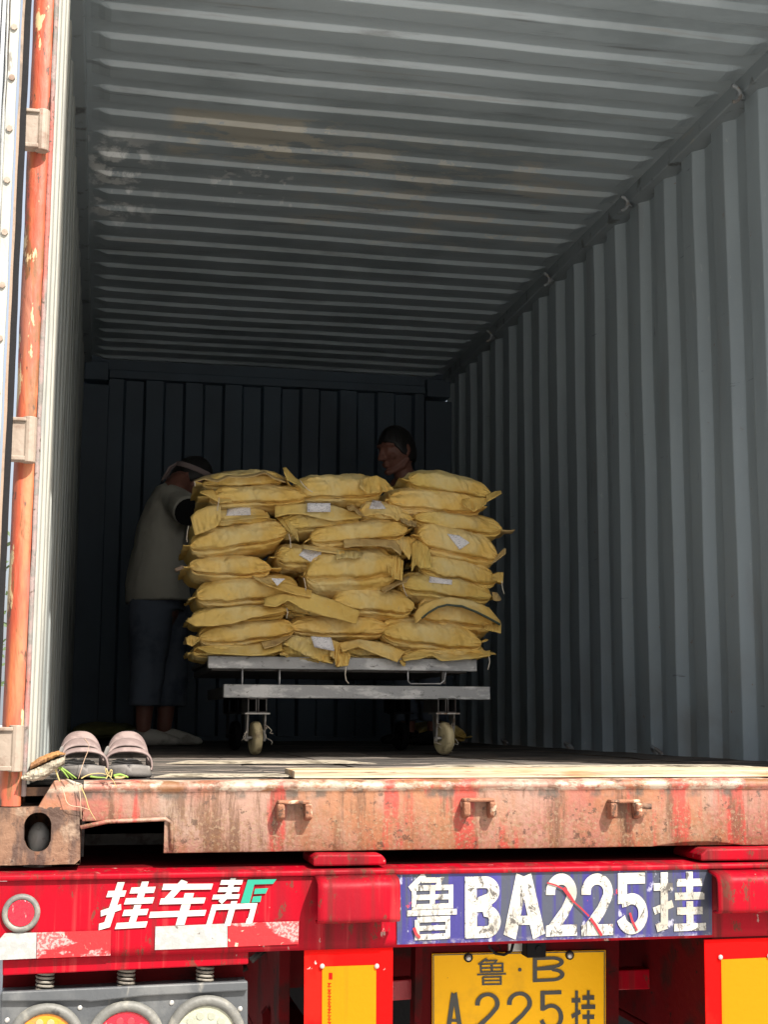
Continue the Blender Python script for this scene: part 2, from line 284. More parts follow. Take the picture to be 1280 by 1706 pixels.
MT['skin'] = mat('tanned_skin', (0.19, 0.078, 0.055), 0.55, layers=(dict(c=(0.15, 0.06, 0.042), sc=9, lo=.45, hi=.65),))
MT['hair'] = mat('black_hair', (0.008, 0.007, 0.007), 0.6, bump=((60, .004, 4, (1, 1, .4)),))
MT['shirt'] = mat('olive_grey_shirt', (0.33, 0.32, 0.27), 0.9, layers=(
    dict(c=(0.27, 0.26, 0.22), sc=3, lo=.45, hi=.65), dict(c=(0.15, 0.14, 0.12), sc=9, lo=.62, hi=.74, amt=.7)), bump=((7, .018, 3, (1, 1, .35)),))
MT['trouser'] = mat('navy_trousers', (0.085, 0.105, 0.14), 0.9, layers=(dict(c=(0.04, 0.052, 0.075), sc=4, lo=.45, hi=.6),), bump=((7, .018, 3, (1, 1, .3)),))
MT['shoe'] = mat('white_canvas_shoe', (0.50, 0.48, 0.43), 0.8, layers=(dict(c=(0.28, 0.26, 0.22), sc=14, lo=.5, hi=.66),))
MT['band'] = mat('pinkish_headband', (0.22, 0.17, 0.165), 0.9)
MT['collar'] = mat('pale_collar_shirt', (0.22, 0.26, 0.24), 0.9)
MT['sandal'] = mat('mauve_rubber', (0.165, 0.118, 0.110), 0.7, layers=(
    dict(c=(0.25, 0.185, 0.17), sc=16, lo=.48, hi=.62, det=8), dict(c=(0.13, 0.09, 0.08), sc=40, lo=.6, hi=.68)), bump=((50, .0015, 6, U),))
MT['sole'] = mat('dusty_grey_sole', (0.15, 0.14, 0.13), 0.85, layers=(
    dict(c=(0.24, 0.225, 0.205), sc=12, lo=.48, hi=.62, det=9), dict(c=(0.05, 0.05, 0.05), sc=8, lo=.6, hi=.7)), bump=((50, .002, 6, U),))
MT['insole'] = mat('dark_insole', (0.030, 0.028, 0.028), 0.7, layers=(dict(c=(0.09, 0.085, 0.08), sc=20, lo=.52, hi=.64),), bump=((70, .002, 4, U),))
MT['wood'] = mat('fresh_pine', (0.62, 0.49, 0.33), 0.7, layers=(
    dict(c=(0.52, 0.27, 0.095), sc=3, s=(.6, 8, 5), lo=.50, hi=.60, det=5, amt=.9),
    dict(c=(0.70, 0.60, 0.44), sc=6, s=(.35, 14, 9), lo=.5, hi=.62, det=6, amt=.8),
    dict(c=(0.22, 0.13, 0.07), sc=10, s=(.25, 14, 9), lo=.60, hi=.64, det=5, amt=.8)), bump=((26, .003, 5, (.2, 3, 3)),))
MT['wood_old'] = mat('weathered_wood', (0.42, 0.37, 0.28), 0.85, layers=(
    dict(c=(0.20, 0.17, 0.12), sc=8, s=(1, 1, 9), lo=.50, hi=.6, det=8), dict(c=(0.58, 0.52, 0.40), sc=20, s=(1, 1, 6), lo=.6, hi=.68)), bump=((20, .008, 8, (1, 1, 6)),))
MT['wood_orange'] = mat('orange_bark_wood', (0.42, 0.205, 0.062), 0.8, layers=(
    dict(c=(0.26, 0.12, 0.045), sc=12, lo=.48, hi=.6, det=8), dict(c=(0.55, 0.40, 0.22), sc=22, lo=.58, hi=.66, det=8)), bump=((30, .005, 8, U),))
MT['grass'] = mat('green_straw', (0.16, 0.26, 0.03), 0.6)
MT['straw'] = mat('dry_straw', (0.56, 0.43, 0.17), 0.7)
MT['straw_pink'] = mat('pale_straw', (0.56, 0.38, 0.26), 0.7)
MT['plate_yellow'] = mat('plate_yellow', (0.80, 0.42, 0.003), 0.5, spec=.15, layers=(
    dict(c=(0.60, 0.32, 0.012), sc=6, lo=.5, hi=.7, det=7), dict(c=(0.30, 0.14, 0.03), sc=60, lo=.70, hi=.72, det=7)), bump=((60, .0006, 5, U),))
MT['plate_black'] = mat('plate_black', (0.028, 0.028, 0.022), 0.45)
MT['black_plastic_and_shade'] = mat('black_plastic_and_shade', (0.008, 0.008, 0.009), 0.7, spec=.1, bump=((60, .001, 4, U),))
MT['leaf'] = mat('dark_leaves', (0.045, 0.075, 0.025), 0.7)
MT['bark'] = mat('bark', (0.12, 0.09, 0.06), 0.9, bump=((9, .02, 6, (1, 1, .3)),))
MT['hose'] = mat('rubber_hose', (0.028, 0.024, 0.022), 0.6, bump=((30, .003, 4, U),))
MT['lug'] = mat('chipped_rusty_lug', (0.20, 0.085, 0.045), 0.85, layers=(dict(c=(0.36, 0.27, 0.19), sc=30, lo=.54, hi=.62, det=8), dict(c=(0.07, 0.035, 0.02), sc=50, lo=.56, hi=.62, det=8)), bump=((50, .006, 8, U),))
MT['pin'] = mat('grey_twistlock', (0.22, 0.22, 0.21), 0.6, layers=(dict(c=(0.08, 0.06, 0.05), sc=20, lo=.48, hi=.62),), bump=((30, .004, 6, U),))

# ------------------------------------------------------------------ mesh helpers
WM = {}
def root(name, label, cat, loc=(0, 0, 0), group=None):
    o = bpy.data.objects.new(name, None); COL.objects.link(o); o.location = loc; o.empty_display_size = .1
    WM[o] = Vector(loc); o['label'] = label; o['category'] = cat
    if group: o['group'] = group
    return o
def tag(o, label=None, cat=None, group=None, kind=None):
    if label: o['label'] = label
    if cat: o['category'] = cat
    if group: o['group'] = group
    if kind: o['kind'] = kind
    return o

class MB:
    def __init__(s): s.v = []; s.f = []
    def quad(s, pts):
        n = len(s.v); s.v += [Vector(p) for p in pts]; s.f.append(tuple(range(n, n+len(pts)))); return s
    def box(s, x0, x1, y0, y1, z0, z1):
        n = len(s.v)
        for z in (z0, z1):
            for (x, y) in ((x0, y0), (x1, y0), (x1, y1), (x0, y1)): s.v.append(Vector((x, y, z)))
        s.f += [(n+3, n+2, n+1, n), (n+4, n+5, n+6, n+7)] + [(n+i, n+(i+1) % 4, n+4+(i+1) % 4, n+4+i) for i in range(4)]
        return s
    def hexa(s, front, back):
        """solid between two loops of equal length"""
        n = len(s.v); k = len(front); s.v += [Vector(p) for p in front] + [Vector(p) for p in back]
        s.f.append(tuple(range(n, n+k))); s.f.append(tuple(range(n+2*k-1, n+k-1, -1)))
        s.f += [(n+(i+1) % k, n+i, n+k+i, n+k+(i+1) % k) for i in range(k)]
        return s
    def grid(s, rows, closed=False):
        n = len(s.v); a = len(rows); b = len(rows[0])
        for r in rows: s.v += [Vector(p) for p in r]
        for i in range(a-1):
            for j in range(b if closed else b-1):
                j2 = (j+1) % b
                s.f.append((n+i*b+j, n+i*b+j2, n+(i+1)*b+j2, n+(i+1)*b+j))
        return s
    def tube(s, pts, r, n=10, ref=None, caps=True, round_=False):
        pts = [Vector(p) for p in pts]; k = len(pts); rr = r if isinstance(r, (list, tuple)) and len(r) == k else [r]*k
        if round_:
            P = []; Q = []
            def rad(q, t): return (q[0]*t, q[1]*t) if isinstance(q, tuple) else q*t
            d0 = (pts[0]-pts[1]).normalized(); d1 = (pts[-1]-pts[-2]).normalized()
            m0 = max(rr[0]) if isinstance(rr[0], tuple) else rr[0]; m1 = max(rr[-1]) if isinstance(rr[-1], tuple) else rr[-1]
            for a in (75, 50, 25): P.append(pts[0]+d0*m0*math.sin(R(a))); Q.append(rad(rr[0], math.cos(R(a))))
            P += pts; Q += rr
            for a in (25, 50, 75): P.append(pts[-1]+d1*m1*math.sin(R(a))); Q.append(rad(rr[-1], math.cos(R(a))))
            pts, rr = P, Q; k = len(pts)
        rows = []; prev = None
        for i, p in enumerate(pts):
            d = (pts[min(i+1, k-1)]-pts[max(i-1, 0)]).normalized()
            if ref is not None: a = Vector(ref) - d*Vector(ref).dot(d)
            elif prev is None: a = d.orthogonal()
            else: a = prev - d*prev.dot(d)
            a.normalize(); prev = a; b = d.cross(a)
            q = rr[i]; ra, rb = q if isinstance(q, tuple) else (q, q)
            rows.append([p + a*(ra*math.cos(2*PI*j/n)) + b*(rb*math.sin(2*PI*j/n)) for j in range(n)])
        m = len(s.v); s.grid(rows, True)
        if caps:
            s.f.append(tuple(range(m+n-1, m-1, -1))); s.f.append(tuple(range(m+(k-1)*n, m+k*n)))
        return s
    def cyl(s, a, b, r, n=24, r2=None): return s.tube([a, b], [r, r if r2 is None else r2], n)
    def ball(s, c, rx, ry=None, rz=None, n=14, fn=None, mw=None):
        ry = rx if ry is None else ry; rz = rx if rz is None else rz; c = Vector(c)
        rows = []
        for i in range(n+1):
            t = PI*i/n; t = min(max(t, .02), PI-.02)
            row = []
            for j in range(2*n):
                q = 2*PI*j/(2*n); d = Vector((math.sin(t)*math.cos(q), math.sin(t)*math.sin(q), math.cos(t)))
                p = Vector((d.x*rx, d.y*ry, d.z*rz))
                if fn: p = fn(d, p)
                if mw is not None: p = mw @ p
                row.append(c+p)
            rows.append(row)
        m = len(s.v); s.grid(rows, True); b = 2*n
        s.f.append(tuple(range(m, m+b))); s.f.append(tuple(range(m+n*b+b-1, m+n*b-1, -1)))
        return s
    def shell(s, outline, th, cen=None):
        """closed lathe about +Y axis: outline list of (r, y)"""
        return s
    def build(s, name, m, parent=None, smooth=False, bevel=0.0, segs=2, solid=0.0, sub=0, weld=False, remesh=0.0, fixn=True):
        me = bpy.data.meshes.new(name); off = Vector((0, 0, 0))
        if parent is not None: off = WM[parent]
        me.from_pydata([v-off for v in s.v], [], s.f)
        bm = bmesh.new(); bm.from_mesh(me)
        if weld: bmesh.ops.remove_doubles(bm, verts=bm.verts, dist=1e-5)
        if fixn: bmesh.ops.recalc_face_normals(bm, faces=bm.faces)
        bm.to_mesh(me); bm.free()
        if smooth:
            for p in me.polygons: p.use_smooth = True
        me.materials.append(m); me.update()
        o = bpy.data.objects.new(name, me); COL.objects.link(o)
        if parent is not None: o.parent = parent
        WM[o] = off
        if remesh:
            q = o.modifiers.new('remesh', 'REMESH'); q.mode = 'VOXEL'; q.voxel_size = remesh; q.use_smooth_shade = True
            q = o.modifiers.new('smooth', 'SMOOTH'); q.factor = .5; q.iterations = 4
        if solid:
            q = o.modifiers.new('solid', 'SOLIDIFY'); q.thickness = solid; q.offset = 0
        if bevel:
            q = o.modifiers.new('bevel', 'BEVEL'); q.width = bevel; q.segments = segs; q.limit_method = 'ANGLE'; q.angle_limit = R(35)
        if sub:
            q = o.modifiers.new('sub', 'SUBSURF'); q.levels = sub; q.render_levels = sub
        return o

def nz(x, y=0, z=0): return noise.noise(Vector((x, y, z)))
def fbm(x, y=0, z=0, o=4): return noise.fractal(Vector((x, y, z)), 1.0, 2.0, o)
def lerp(a, b, t): return a+(b-a)*t

# ------------------------------------------------------------------ setting
g = MB(); G = -1.42
g.quad([(-300, -300, G), (300, -300, G), (300, 300, G), (-300, 300, G)])
tag(g.build('ground', MT['concrete']), kind='structure')

# ------------------------------------------------------------------ shipping container
XL, XR, H, LEN = 0.050, 2.385, 2.354, 5.62
C = root('shipping_container', 'open shipping container with grey ribbed interior on the red trailer', 'container', (0, 0, -0.178))

def trap(t, pitch, a, sl, depth):
    """trapezoid: inner flat a, slope sl, outer flat, slope sl"""
    t %= pitch; b = pitch-a-2*sl
    if t < a: return 0.0
    if t < a+sl: return depth*(t-a)/sl
    if t < a+sl+b: return depth
    return depth*(1-(t-a-sl-b)/sl)
def breaks(y0, y1, pitch, a, sl, ph, extra=0):
    ys = {y0, y1}; k = math.floor((y0-ph)/pitch)-1
    while True:
        b0 = ph+k*pitch
        if b0 > y1: break
        for q in (0, a, a+sl, pitch-sl):
            if y0 < b0+q < y1: ys.add(b0+q)
        k += 1
    return sorted(ys)
def side_wall(name, x, sgn, m):
    P, a, sl, dp = .2775, .104, .040, .036
    ys = breaks(.10, LEN+.03, P, a, sl, .070)
    rows = []
    zs = [-.005+i*(2.325/16) for i in range(17)]
    for y in ys:
        o = trap(y-.070, P, a, sl, dp)
        row = []
        for z in zs:
            wob = .004*nz(y*1.3, z*1.1, 3*sgn) + .0035*nz(y*4, z*2.2, 9)
            wy = .006*nz(round((y-.07)/P*2)*.77, z*1.2, 5+sgn)
            row.append((x + sgn*(o)+wob, y+wy, z))
        rows.append(row)
    return MB().grid(rows).build(name, m, C, bevel=.004, segs=2, fixn=False)
wr = side_wall('side_wall', XR, 1, MT['wall'])
wl = side_wall('side_wall', XL-.002, -1, MT['left_wall'])
# roof with pressed transverse corrugations
P, a, sl, dp = .2010, .088, .013, .019
ph = 1.158-.082-.018+.0
ys = breaks(.06, LEN+.03, P, a, sl, ph)
X0, X1 = .086, 2.350
xs = [X0, X0+.02, X0+.045, X0+.065, X0+.085, X0+.11] + [X0+.11+i*(X1-X0-.22)/22 for i in range(1, 22)] + [X1-.11, X1-.085, X1-.065, X1-.045, X1-.02, X1]
rows = []
for y in ys:
    o = trap(y-ph, P, a, sl, dp); row = []
    for x in xs:
        d = min(x-X0, X1-x); tp = min(max((d-.02)/.07, 0), 1); tp = tp*tp*(3-2*tp)
        sag = .006*nz(x*1.1, y*.8, 2)+.002*nz(x*3, y*2, 7)
        row.append((x, y + .003*nz(x*2, y, 1), H + .019 - o*tp*1.0 - .021*(1-tp)*0 + sag*tp))
    rows.append(row)
roof = MB().grid(rows).build('roof_panel', MT['roof'], C, bevel=.003, segs=2, fixn=False)
# weld seams between roof sheets
for i, y in enumerate((1.455, 2.46, 3.465, 4.47)):
    sm = MB(); pts = [(X0+.02+(X1-X0-.04)*k/24, y+.003*nz(k*.5, i), H+.0185+.006*nz((X0+(X1-X0)*k/24)*1.1, y*.8, 2)) for k in range(25)]
    sm.tube(pts, .0022, 5); sm.build('weld_seam', MT['rail'], roof)
# top side rails
def rail(x0, x1, xin):
    b = MB()
    b.hexa([(x0, .05, 2.312), (x1, .05, 2.312), (x1, .05, 2.392), (x0, .05, 2.392)], [(x0, LEN+.12, 2.312), (x1, LEN+.12, 2.312), (x1, LEN+.12, 2.392), (x0, LEN+.12, 2.392)])
    return b.build('top_rail', MT['rail'], C, bevel=.006)
rail(2.346, 2.436, 2.34); rail(0.002, 0.0895, 0.09)
# end wall
ew = MB()
yE = LEN
ex0, ex1 = .205, 2.222
P, a, sl, dp = .1235*2, .108, .0155, .040
bs = breaks(ex0, ex1, P, a, sl, ex0-.02)
rows = []
for x in bs:
    o = trap(x-ex0+.02, P, a, sl, dp)
    rows.append([(x, yE+o+.004*nz(x*2, z), z) for z in (0, .4, .8, 1.2, 1.6, 2.0, 2.232)])
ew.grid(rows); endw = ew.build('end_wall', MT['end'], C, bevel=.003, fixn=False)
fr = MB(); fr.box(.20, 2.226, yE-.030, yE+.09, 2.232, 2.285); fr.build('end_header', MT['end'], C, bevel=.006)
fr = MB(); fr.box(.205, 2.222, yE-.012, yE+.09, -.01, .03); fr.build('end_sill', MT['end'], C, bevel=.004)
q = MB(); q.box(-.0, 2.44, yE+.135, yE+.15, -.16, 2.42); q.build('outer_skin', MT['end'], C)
for (xa, xb) in ((.048, .200), (2.226, 2.384)):
    q = MB(); q.box(0.001 if xa < 1 else xa+.002, xb+.003 if xa < 1 else 2.436, yE-.02, yE+.10, 0, 2.19)
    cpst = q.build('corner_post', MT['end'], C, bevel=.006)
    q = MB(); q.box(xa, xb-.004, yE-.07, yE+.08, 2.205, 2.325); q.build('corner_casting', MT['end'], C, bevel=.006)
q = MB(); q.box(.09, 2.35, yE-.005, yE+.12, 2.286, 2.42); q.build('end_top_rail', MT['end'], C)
# lashing rings
def ring(p, parent, down=True, r=.030, sg=1):
    pts = []
    for k in range(13):
        a_ = PI*k/12; s_ = -1 if down else 1
        if down: pts.append((p[0]-.040+.030*math.sin(a_), p[1]-.016, p[2]+.030*math.cos(a_)-.006))
        else: pts.append((p[0]-.006-.030*math.sin(a_), p[1]+r*math.cos(a_)*.9, p[2]+s_*.032*math.sin(a_)*.9))
    o_ = MB().tube(pts, .0075, 8)
    if down: o_.tube([(p[0]-.014, p[1]-.012, p[2]-.004), (p[0]+.016, p[1]+.012, p[2]-.004)], .011, 8)
    o_.build('lashing_ring', MT['ring'], parent, smooth=True)
for y in (.15, 1.21, 2.28, 3.34, 4.40): ring((2.338, y, 2.300), wr)
for y in (1.16, 2.216, 3.28, 4.34): ring((2.398, y, .002), wr, False, .034)
# floor boards
fb = MB(); nb = 8
for i in range(nb):
    x0 = .03+i*(2.36/nb); x1 = x0+2.36/nb-.003
    nx, ny = 5, 60; rows = []
    for j in range(ny+1):
        y = .020+(LEN-.02)*(j/ny)**1.6
        rows.append([(lerp(x0, x1, k/nx), y, .0035*nz(lerp(x0, x1, k/nx)*9, y*14, 1)+.003*nz(x0*3, y*3, 4)+(.0015 if i % 2 else 0)-(.006 if y < .05 else 0)) for k in range(nx+1)])
    b = MB().grid(rows)
    b.build('floor_board', MT['floor'], C, smooth=True, fixn=False)
b = MB(); b.box(.02, 2.42, .02, LEN+.08, -.030, -.012); b.build('floor_frame', MT['rust'], C)
for k in range(9):
    y = .5+k*.6; b = MB(); b.box(.05, 2.39, y, y+.05, -.148, -.031); b.build('cross_member', MT['shaded_red'], C)
for xa in (.0, 2.38):
    b = MB(); b.box(xa, xa+.055, .17, LEN, -.150, -.0305); b.build('bottom_rail', MT['sill'], C, bevel=.004)
# door sill with a rounded top edge, notch for the fork at its left end
sl_ = MB()
def sill_part(x0, x1, zb):
    prof = [(.002, zb), (.0, zb+.003), (.0, -.030), (.0, -.022), (-.006, -.016), (-.007, -.010), (-.003, -.004), (.006, .0), (.03, .002), (.055, .001)]
    n = max(2, int((x1-x0)/.02)); rows = []
    for i in range(n+1):
        x = lerp(x0, x1, i/n)
        row = []
        for j, (y, z) in enumerate(prof):
            d = .0028*fbm(x*9, z*14, 3)+.0016*fbm(x*40, z*50, 5)
            dent = 0
            if 1.46 < x < 1.68 and z < -.10: dent = .010*math.sin(PI*(x-1.46)/.22)
            row.append((x, y+(d if j < 8 else 0), z + (.0022*fbm(x*7, 2, j*.1) if j > 2 else 0) + dent*(1 if j < 2 else 0)))
        rows.append(row)
    return rows
r1 = sill_part(.180, .352, -.082); r2 = sill_part(.352, 2.26, -.150)
sl_.grid(r1); sl_.grid(r2)
sl_.box(.352, 2.26, .004, .012, -.149, -.02)
sill = sl_.build('door_sill', MT['sill'], C, smooth=True, fixn=False)
q = MB(); q.box(.18, 2.26, .0125, .07, -.082, -.008); q.build('sill_core', MT['sill'], C)
# raised weld lip around the notch
q = MB()
q.tube([at(134, 1378, -.003), at(180, 1368, -.003), at(276, 1364, -.003), at(285, 1370, -.003), at(286, 1416, -.003)], .0045, 8)
q.build('notch_lip', MT['sill'], sill, smooth=True)
q = MB(); q.box(.178, .40, .50, .51, -.175, -.03); q.box(.178, .184, .16, .50, -.17, -.035); q.box(.178, .40, .075, .50, -.034, -.031); q.build('pocket_back', MT['cart_dark'], C)  # lining coloured dark so the pocket looks like a shaded hole
# gusset at left of the sill
q = MB(); q.hexa([at(60, 1349, -.004), at(90, 1300, -.004), at(112, 1297, -.004), at(138, 1306, -.004), at(140, 1352, -.004)],
                 [at(60, 1349, .03), at(90, 1300, .03), at(112, 1297, .03), at(138, 1306, .03), at(140, 1352, .03)])
q.build('corner_gusset', MT['sill'], C, bevel=.003)
# lock rod brackets on the sill
for (px, py) in ((488, 1346), (794, 1342), (1036, 1344), (1330, 1344)):
    c = at(px, py, 0); b = MB(); wd = .030
    b.box(c.x-.036, c.x+.036, -.030, .0, c.z+.010, c.z+.018)
    for sg in (-1, 1):
        b.hexa([(c.x+sg*wd-.008, -.036, c.z+.010), (c.x+sg*wd+.008, -.036, c.z+.010), (c.x+sg*wd+.010, -.030, c.z-.020), (c.x+sg*wd-.006, -.030, c.z-.020)],
               [(c.x+sg*wd-.008, .001, c.z+.012), (c.x+sg*wd+.008, .001, c.z+.012), (c.x+sg*wd+.010, .001, c.z-.028), (c.x+sg*wd-.006, .001, c.z-.028)])
    b.build('lock_bracket', MT['lug'], sill, bevel=.004)
    if px == 1036:
        b = MB().cyl((c.x+.03, -.020, c.z+.004), (c.x+.062, -.024, c.z+.002), .0065, 10); b.build('bracket_stub', MT['rust'], sill, smooth=True)
# door posts, both sides
def door_post(mir):
    def X(x): return 2.436-x if mir else x
    o = MB()
    prof = [(.004, .09), (.006, .012), (.014, .001), (.020, -.004), (.034, -.0055), (.046, -.004), (.051, .001), (.052, .09)]
    rows = []
    n = 90
    for i in range(n+1):
        z = lerp(-.05, 2.52, i/n)
        rows.append([(X(x+.0016*fbm(z*7, j*.3, 2)), y+.0014*fbm(z*9, j*.4, 6), z) for j, (x, y) in enumerate(prof)])
    o.grid(rows)
    p = o.build('door_post', MT['post'], C, smooth=True, fixn=False)
    ch = MB(); rows = []
    for i in range(n+1):
        z = lerp(-.03, 2.3, i/n)
        rows.append([(X(x+.0012*fbm(z*11, j, 3)), y, z) for j, (x, y) in enumerate(((.052, .003), (.056, .000), (.060, .004), (.062, .010)))])
    ch.grid(rows).build('post_edge', MT['chalk'], p, smooth=True, fixn=False)
    ins = MB(); rows = []
    for i in range(n+1):
        z = lerp(-.005, 2.3, i/n)
        rows.append([(X(x+.001*fbm(z*4, j, 8)), y, z) for j, (x, y) in enumerate(((.0625, .008), (.068, .012), (.068, .05), (.076, .056), (.076, .10), (.070, .106), (.070, .16), (.078, .166), (.078, .24), (.066, .25), (.052, .262)))])
    ins.grid(rows).build('post_lining', MT['cream'], p, smooth=False, bevel=.003, fixn=False)
    return p
pl = door_post(False); pr = door_post(True)
q = MB(); q.box(.0, 2.436, .0, .12, 2.262, 2.53); q.build('door_header', MT['post'], C, bevel=.008)
# corner castings with their oval holes
def casting(x0, z0, name='corner_casting', full=True):
    cx, cz = x0+.089, z0+.066
    o = MB(); n = 40
    hole = []; outer = []
    for k in range(n):
        t = 2*PI*k/n; hx, hz = .0285*math.cos(t), .0285*math.sin(t)
        hz += .013 if math.sin(t) > 0 else -.013
        if math.sin(t) < -.2: hx *= .96
        hole.append((cx+hx, cz+hz))
        d = Vector((hx, hz)); sx = .089/abs(hx) if abs(hx) > 1e-6 else 1e9; sz = (.118-.066 if hz > 0 else .066)/abs(hz) if abs(hz) > 1e-6 else 1e9
        s_ = min(sx, sz); outer.append((cx+hx*s_, cz+hz*s_))
    fr0 = [[(x, -.004, z) for (x, z) in outer], [(x, -.004, z) for (x, z) in [(lerp(a[0], b[0], .5), lerp(a[1], b[1], .5)) for a, b in zip(outer, hole)]], [(x, -.003, z) for (x, z) in hole], [(x, .012, z) for (x, z) in hole], [(x, .036, z) for (x, z) in [(cx+(a[0]-cx)*1.02, cz+(a[1]-cz)*1.02) for a in hole]]]
    rows = [[(p[0]+.0012*fbm(p[0]*30, p[2]*30, 1), p[1]+.0016*fbm(p[0]*24, p[2]*24, 4), p[2]+.0012*fbm(p[0]*30, p[2]*30, 7)) for p in r] for r in fr0]
    o.grid(rows, True)
    x1, z1 = x0+.178, z0+.118
    o.quad([(x0, -.004, z1), (x1, -.004, z1), (x1, .158, z1), (x0, .158, z1)]); o.quad([(x0, -.004, z0), (x1, -.004, z0), (x1, .158, z0), (x0, .158, z0)])
    o.quad([(x0, -.004, z0), (x0, -.004, z1), (x0, .158, z1), (x0, .158, z0)]); o.quad([(x1, -.004, z0), (x1, -.004, z1), (x1, .158, z1), (x1, .158, z0)])
    o.quad([(x0, .158, z0), (x0, .158, z1), (x1, .158, z1), (x1, .158, z0)])
    c_ = o.build('corner_casting', MT['rust'], C, weld=True)
    return c_
casting(0.0, -.170); casting(2.258, -.170); casting(0.0, 2.50); casting(2.258, 2.50)
q = MB(); q.ball((.095, .07, -.125), .022, .022, .030); q.cyl((.092, .07, -.17), (.092, .07, -.13), .026, 18)
tl = q
# left leaf door, swung right back; only its hinge edge shows
D = MB()
hx, hy = -.012, -.062; dang = R(12)    # opened almost flat against the side
dx, dy = -math.cos(dang), math.sin(dang)*-.35
def dp_(s, off, z): return (hx+dx*s - 0*off, hy+dy*s-off, z)
def dslab(s0, s1, o0, o1, z0=-.02, z1=2.27, wav=0.0, n=60):
    b = MB(); rows = []
    for i in range(n+1):
        z = lerp(z0, z1, i/n); e = wav*fbm(z*6, s0*50, 3); e2 = wav*fbm(z*9, s1*50, 8)
        rows.append([dp_(s0+e, o0, z), dp_(s1+e2, o0, z), dp_(s1+e2, o1, z), dp_(s0+e, o1, z)])
    b.grid(rows, True); m_ = len(b.v)
    b.f.append((0, 1, 2, 3)); b.f.append((m_-1, m_-2, m_-3, m_-4)); return b
door = dslab(.030, 1.17, -.045, .0, wav=0).build('door', MT['door'], C)
rs = dslab(.0060, .0270, .003, .012, wav=.0012).build('gasket_retainer', MT['cream'], door, bevel=.002)
dslab(.0285, .0335, .002, .010, wav=.004).build('sealant_bead', MT['tape_white'], door, smooth=True)
dslab(.036, .044, .001, .014, wav=.001).build('panel_frame', MT['door'], door)
dslab(.047, .053, .001, .009, wav=.001).build('panel_frame', MT['door'], door)
dslab(-.0165, -.0015, -.020, .0035, wav=.0012).build('door_gasket', MT['rubber_and_shade'], door)
dslab(-.0045, .0008, .0045, .010, wav=.0012).build('gasket_fin', MT['tan'], door)
for k in range(21):
    z = .02+k*.118
    c = Vector(dp_(.0165, .012, z-.03)); b = MB(); b.cyl(c, c+Vector((0, -.005, 0)), .0072, 6); b.build('bolt', MT['hinge'], door)
for (zc, hh) in ((1.432, .048), (.728, .050), (.070, .048), (2.10, .05)):
    b = MB(); b.tube([(.0385, -.018, zc-hh), (.0385, -.018, zc+hh)], .0155, 16)
    hg = b.build('hinge', MT['hinge'], C, smooth=False, bevel=.002)
    b = MB()
    b.box(-.014, .032, -.030, -.024, zc-hh+.006, zc+hh-.006)
    b.box(-.014, .032, -.036, -.005, zc+hh-.012, zc+hh-.004)
    b.box(-.014, .032, -.036, -.005, zc-hh+.002, zc-hh+.012)
    b.build('hinge_leaf', MT['hinge'], hg, bevel=.002)

# ------------------------------------------------------------------ semi trailer
T = root('semi_trailer', 'red semi trailer rear beam with painted lettering under the container', 'trailer', (1.2, 0, G))
YB = -.060
def pslab(pts, Y, th, name, m, parent, bevel=0.0, **k):
    f = [at(x, y, Y) for (x, y) in pts]; b = [p+Vector((0, th, 0)) for p in f]
    return MB().hexa(f, b).build(name, m, parent, bevel=bevel, **k)
bm_ = MB()
tl0, tr0 = at(-18, 1468, YB), at(1700, 1441, YB); bl0, br0 = at(-18, 1599, YB), at(1700, 1545, YB)
n = 90; rows = []
for i in range(n+1):
    t = i/n; a_ = tl0.lerp(tr0, t); b_ = bl0.lerp(br0, t); row = []
    for j in range(9):
        p = a_.lerp(b_, j/8); row.append((p.x, p.y+.0022*nz(p.x*5, p.z*9, 2)*(0 if j in (0, 8) else 1), p.z))
    row.append((b_.x, b_.y+.05, b_.z))
    rows.append(row)
bm_.grid(rows)
beam = bm_.build('rear_beam', MT['red'], T, smooth=True, fixn=False)
q = MB(); f0, f1 = at(-18, 1458, YB-.010), at(1700, 1431, YB-.010)
q.hexa([f0, f1, f1-Vector((0, 0, .012)), f0-Vector((0, 0, .012))], [v+Vector((0, .20, 0)) for v in (f0, f1, f1-Vector((0, 0, .012)), f0-Vector((0, 0, .012)))])
q.build('beam_flange', MT['red'], T, bevel=.004)
# container support plates
for pts in (((522, 1430), (530, 1423), (636, 1423), (644, 1432), (644, 1441), (522, 1443)), ((1168, 1424), (1178, 1414), (1420, 1410), (1420, 1432), (1168, 1434))):
    pslab(pts, YB+.012, .16, 'support_plate', MT['red'], T, bevel=.004)
for xx in (.089, 2.347):
    q = MB(); q.cyl((xx, .075, -.20), (xx, .075, -.150), .030, 18); q.ball((xx, .075, -.122), .024, .024, .034); q.build('twistlock', MT['pin'], T, smooth=True)
# bumper channels: bent plate, hollow, open at the ends
def channel(px0, px1, pt, pb, prot, px1b=None):
    a0 = at(px0, pt, YB-prot); a1 = at(px1, pt-(px1-px0)*.026, YB-prot); hgt = (at(px0, pb, YB-prot)-a0).z
    pr_ = []
    w_ = prot
    outer = [(w_, .010), (.018, .004)] + [(.018-.018*math.sin(R(t)), -.014+.018*math.cos(R(t))) for t in range(15, 91, 15)] + [(0, hgt+.012)] + [(.010-.010*math.cos(R(t)), hgt+.010-.010*math.sin(R(t))) for t in range(15, 91, 15)] + [(.030, hgt)]
    rows = []
    for k in range(13):
        t = k/12; base = a0.lerp(a1, t); rows.append([(base.x, base.y+y+.0018*nz(t*4, z*20), base.z+z+.0015*nz(t*5, y*9, 3)) for (y, z) in outer])
    return MB().grid(rows).build('bumper_channel', MT['red'], T, smooth=True, solid=.005, fixn=False)
channel(530, 667, 1472, 1538, .055); channel(1196, 1460, 1462, 1521, .055)
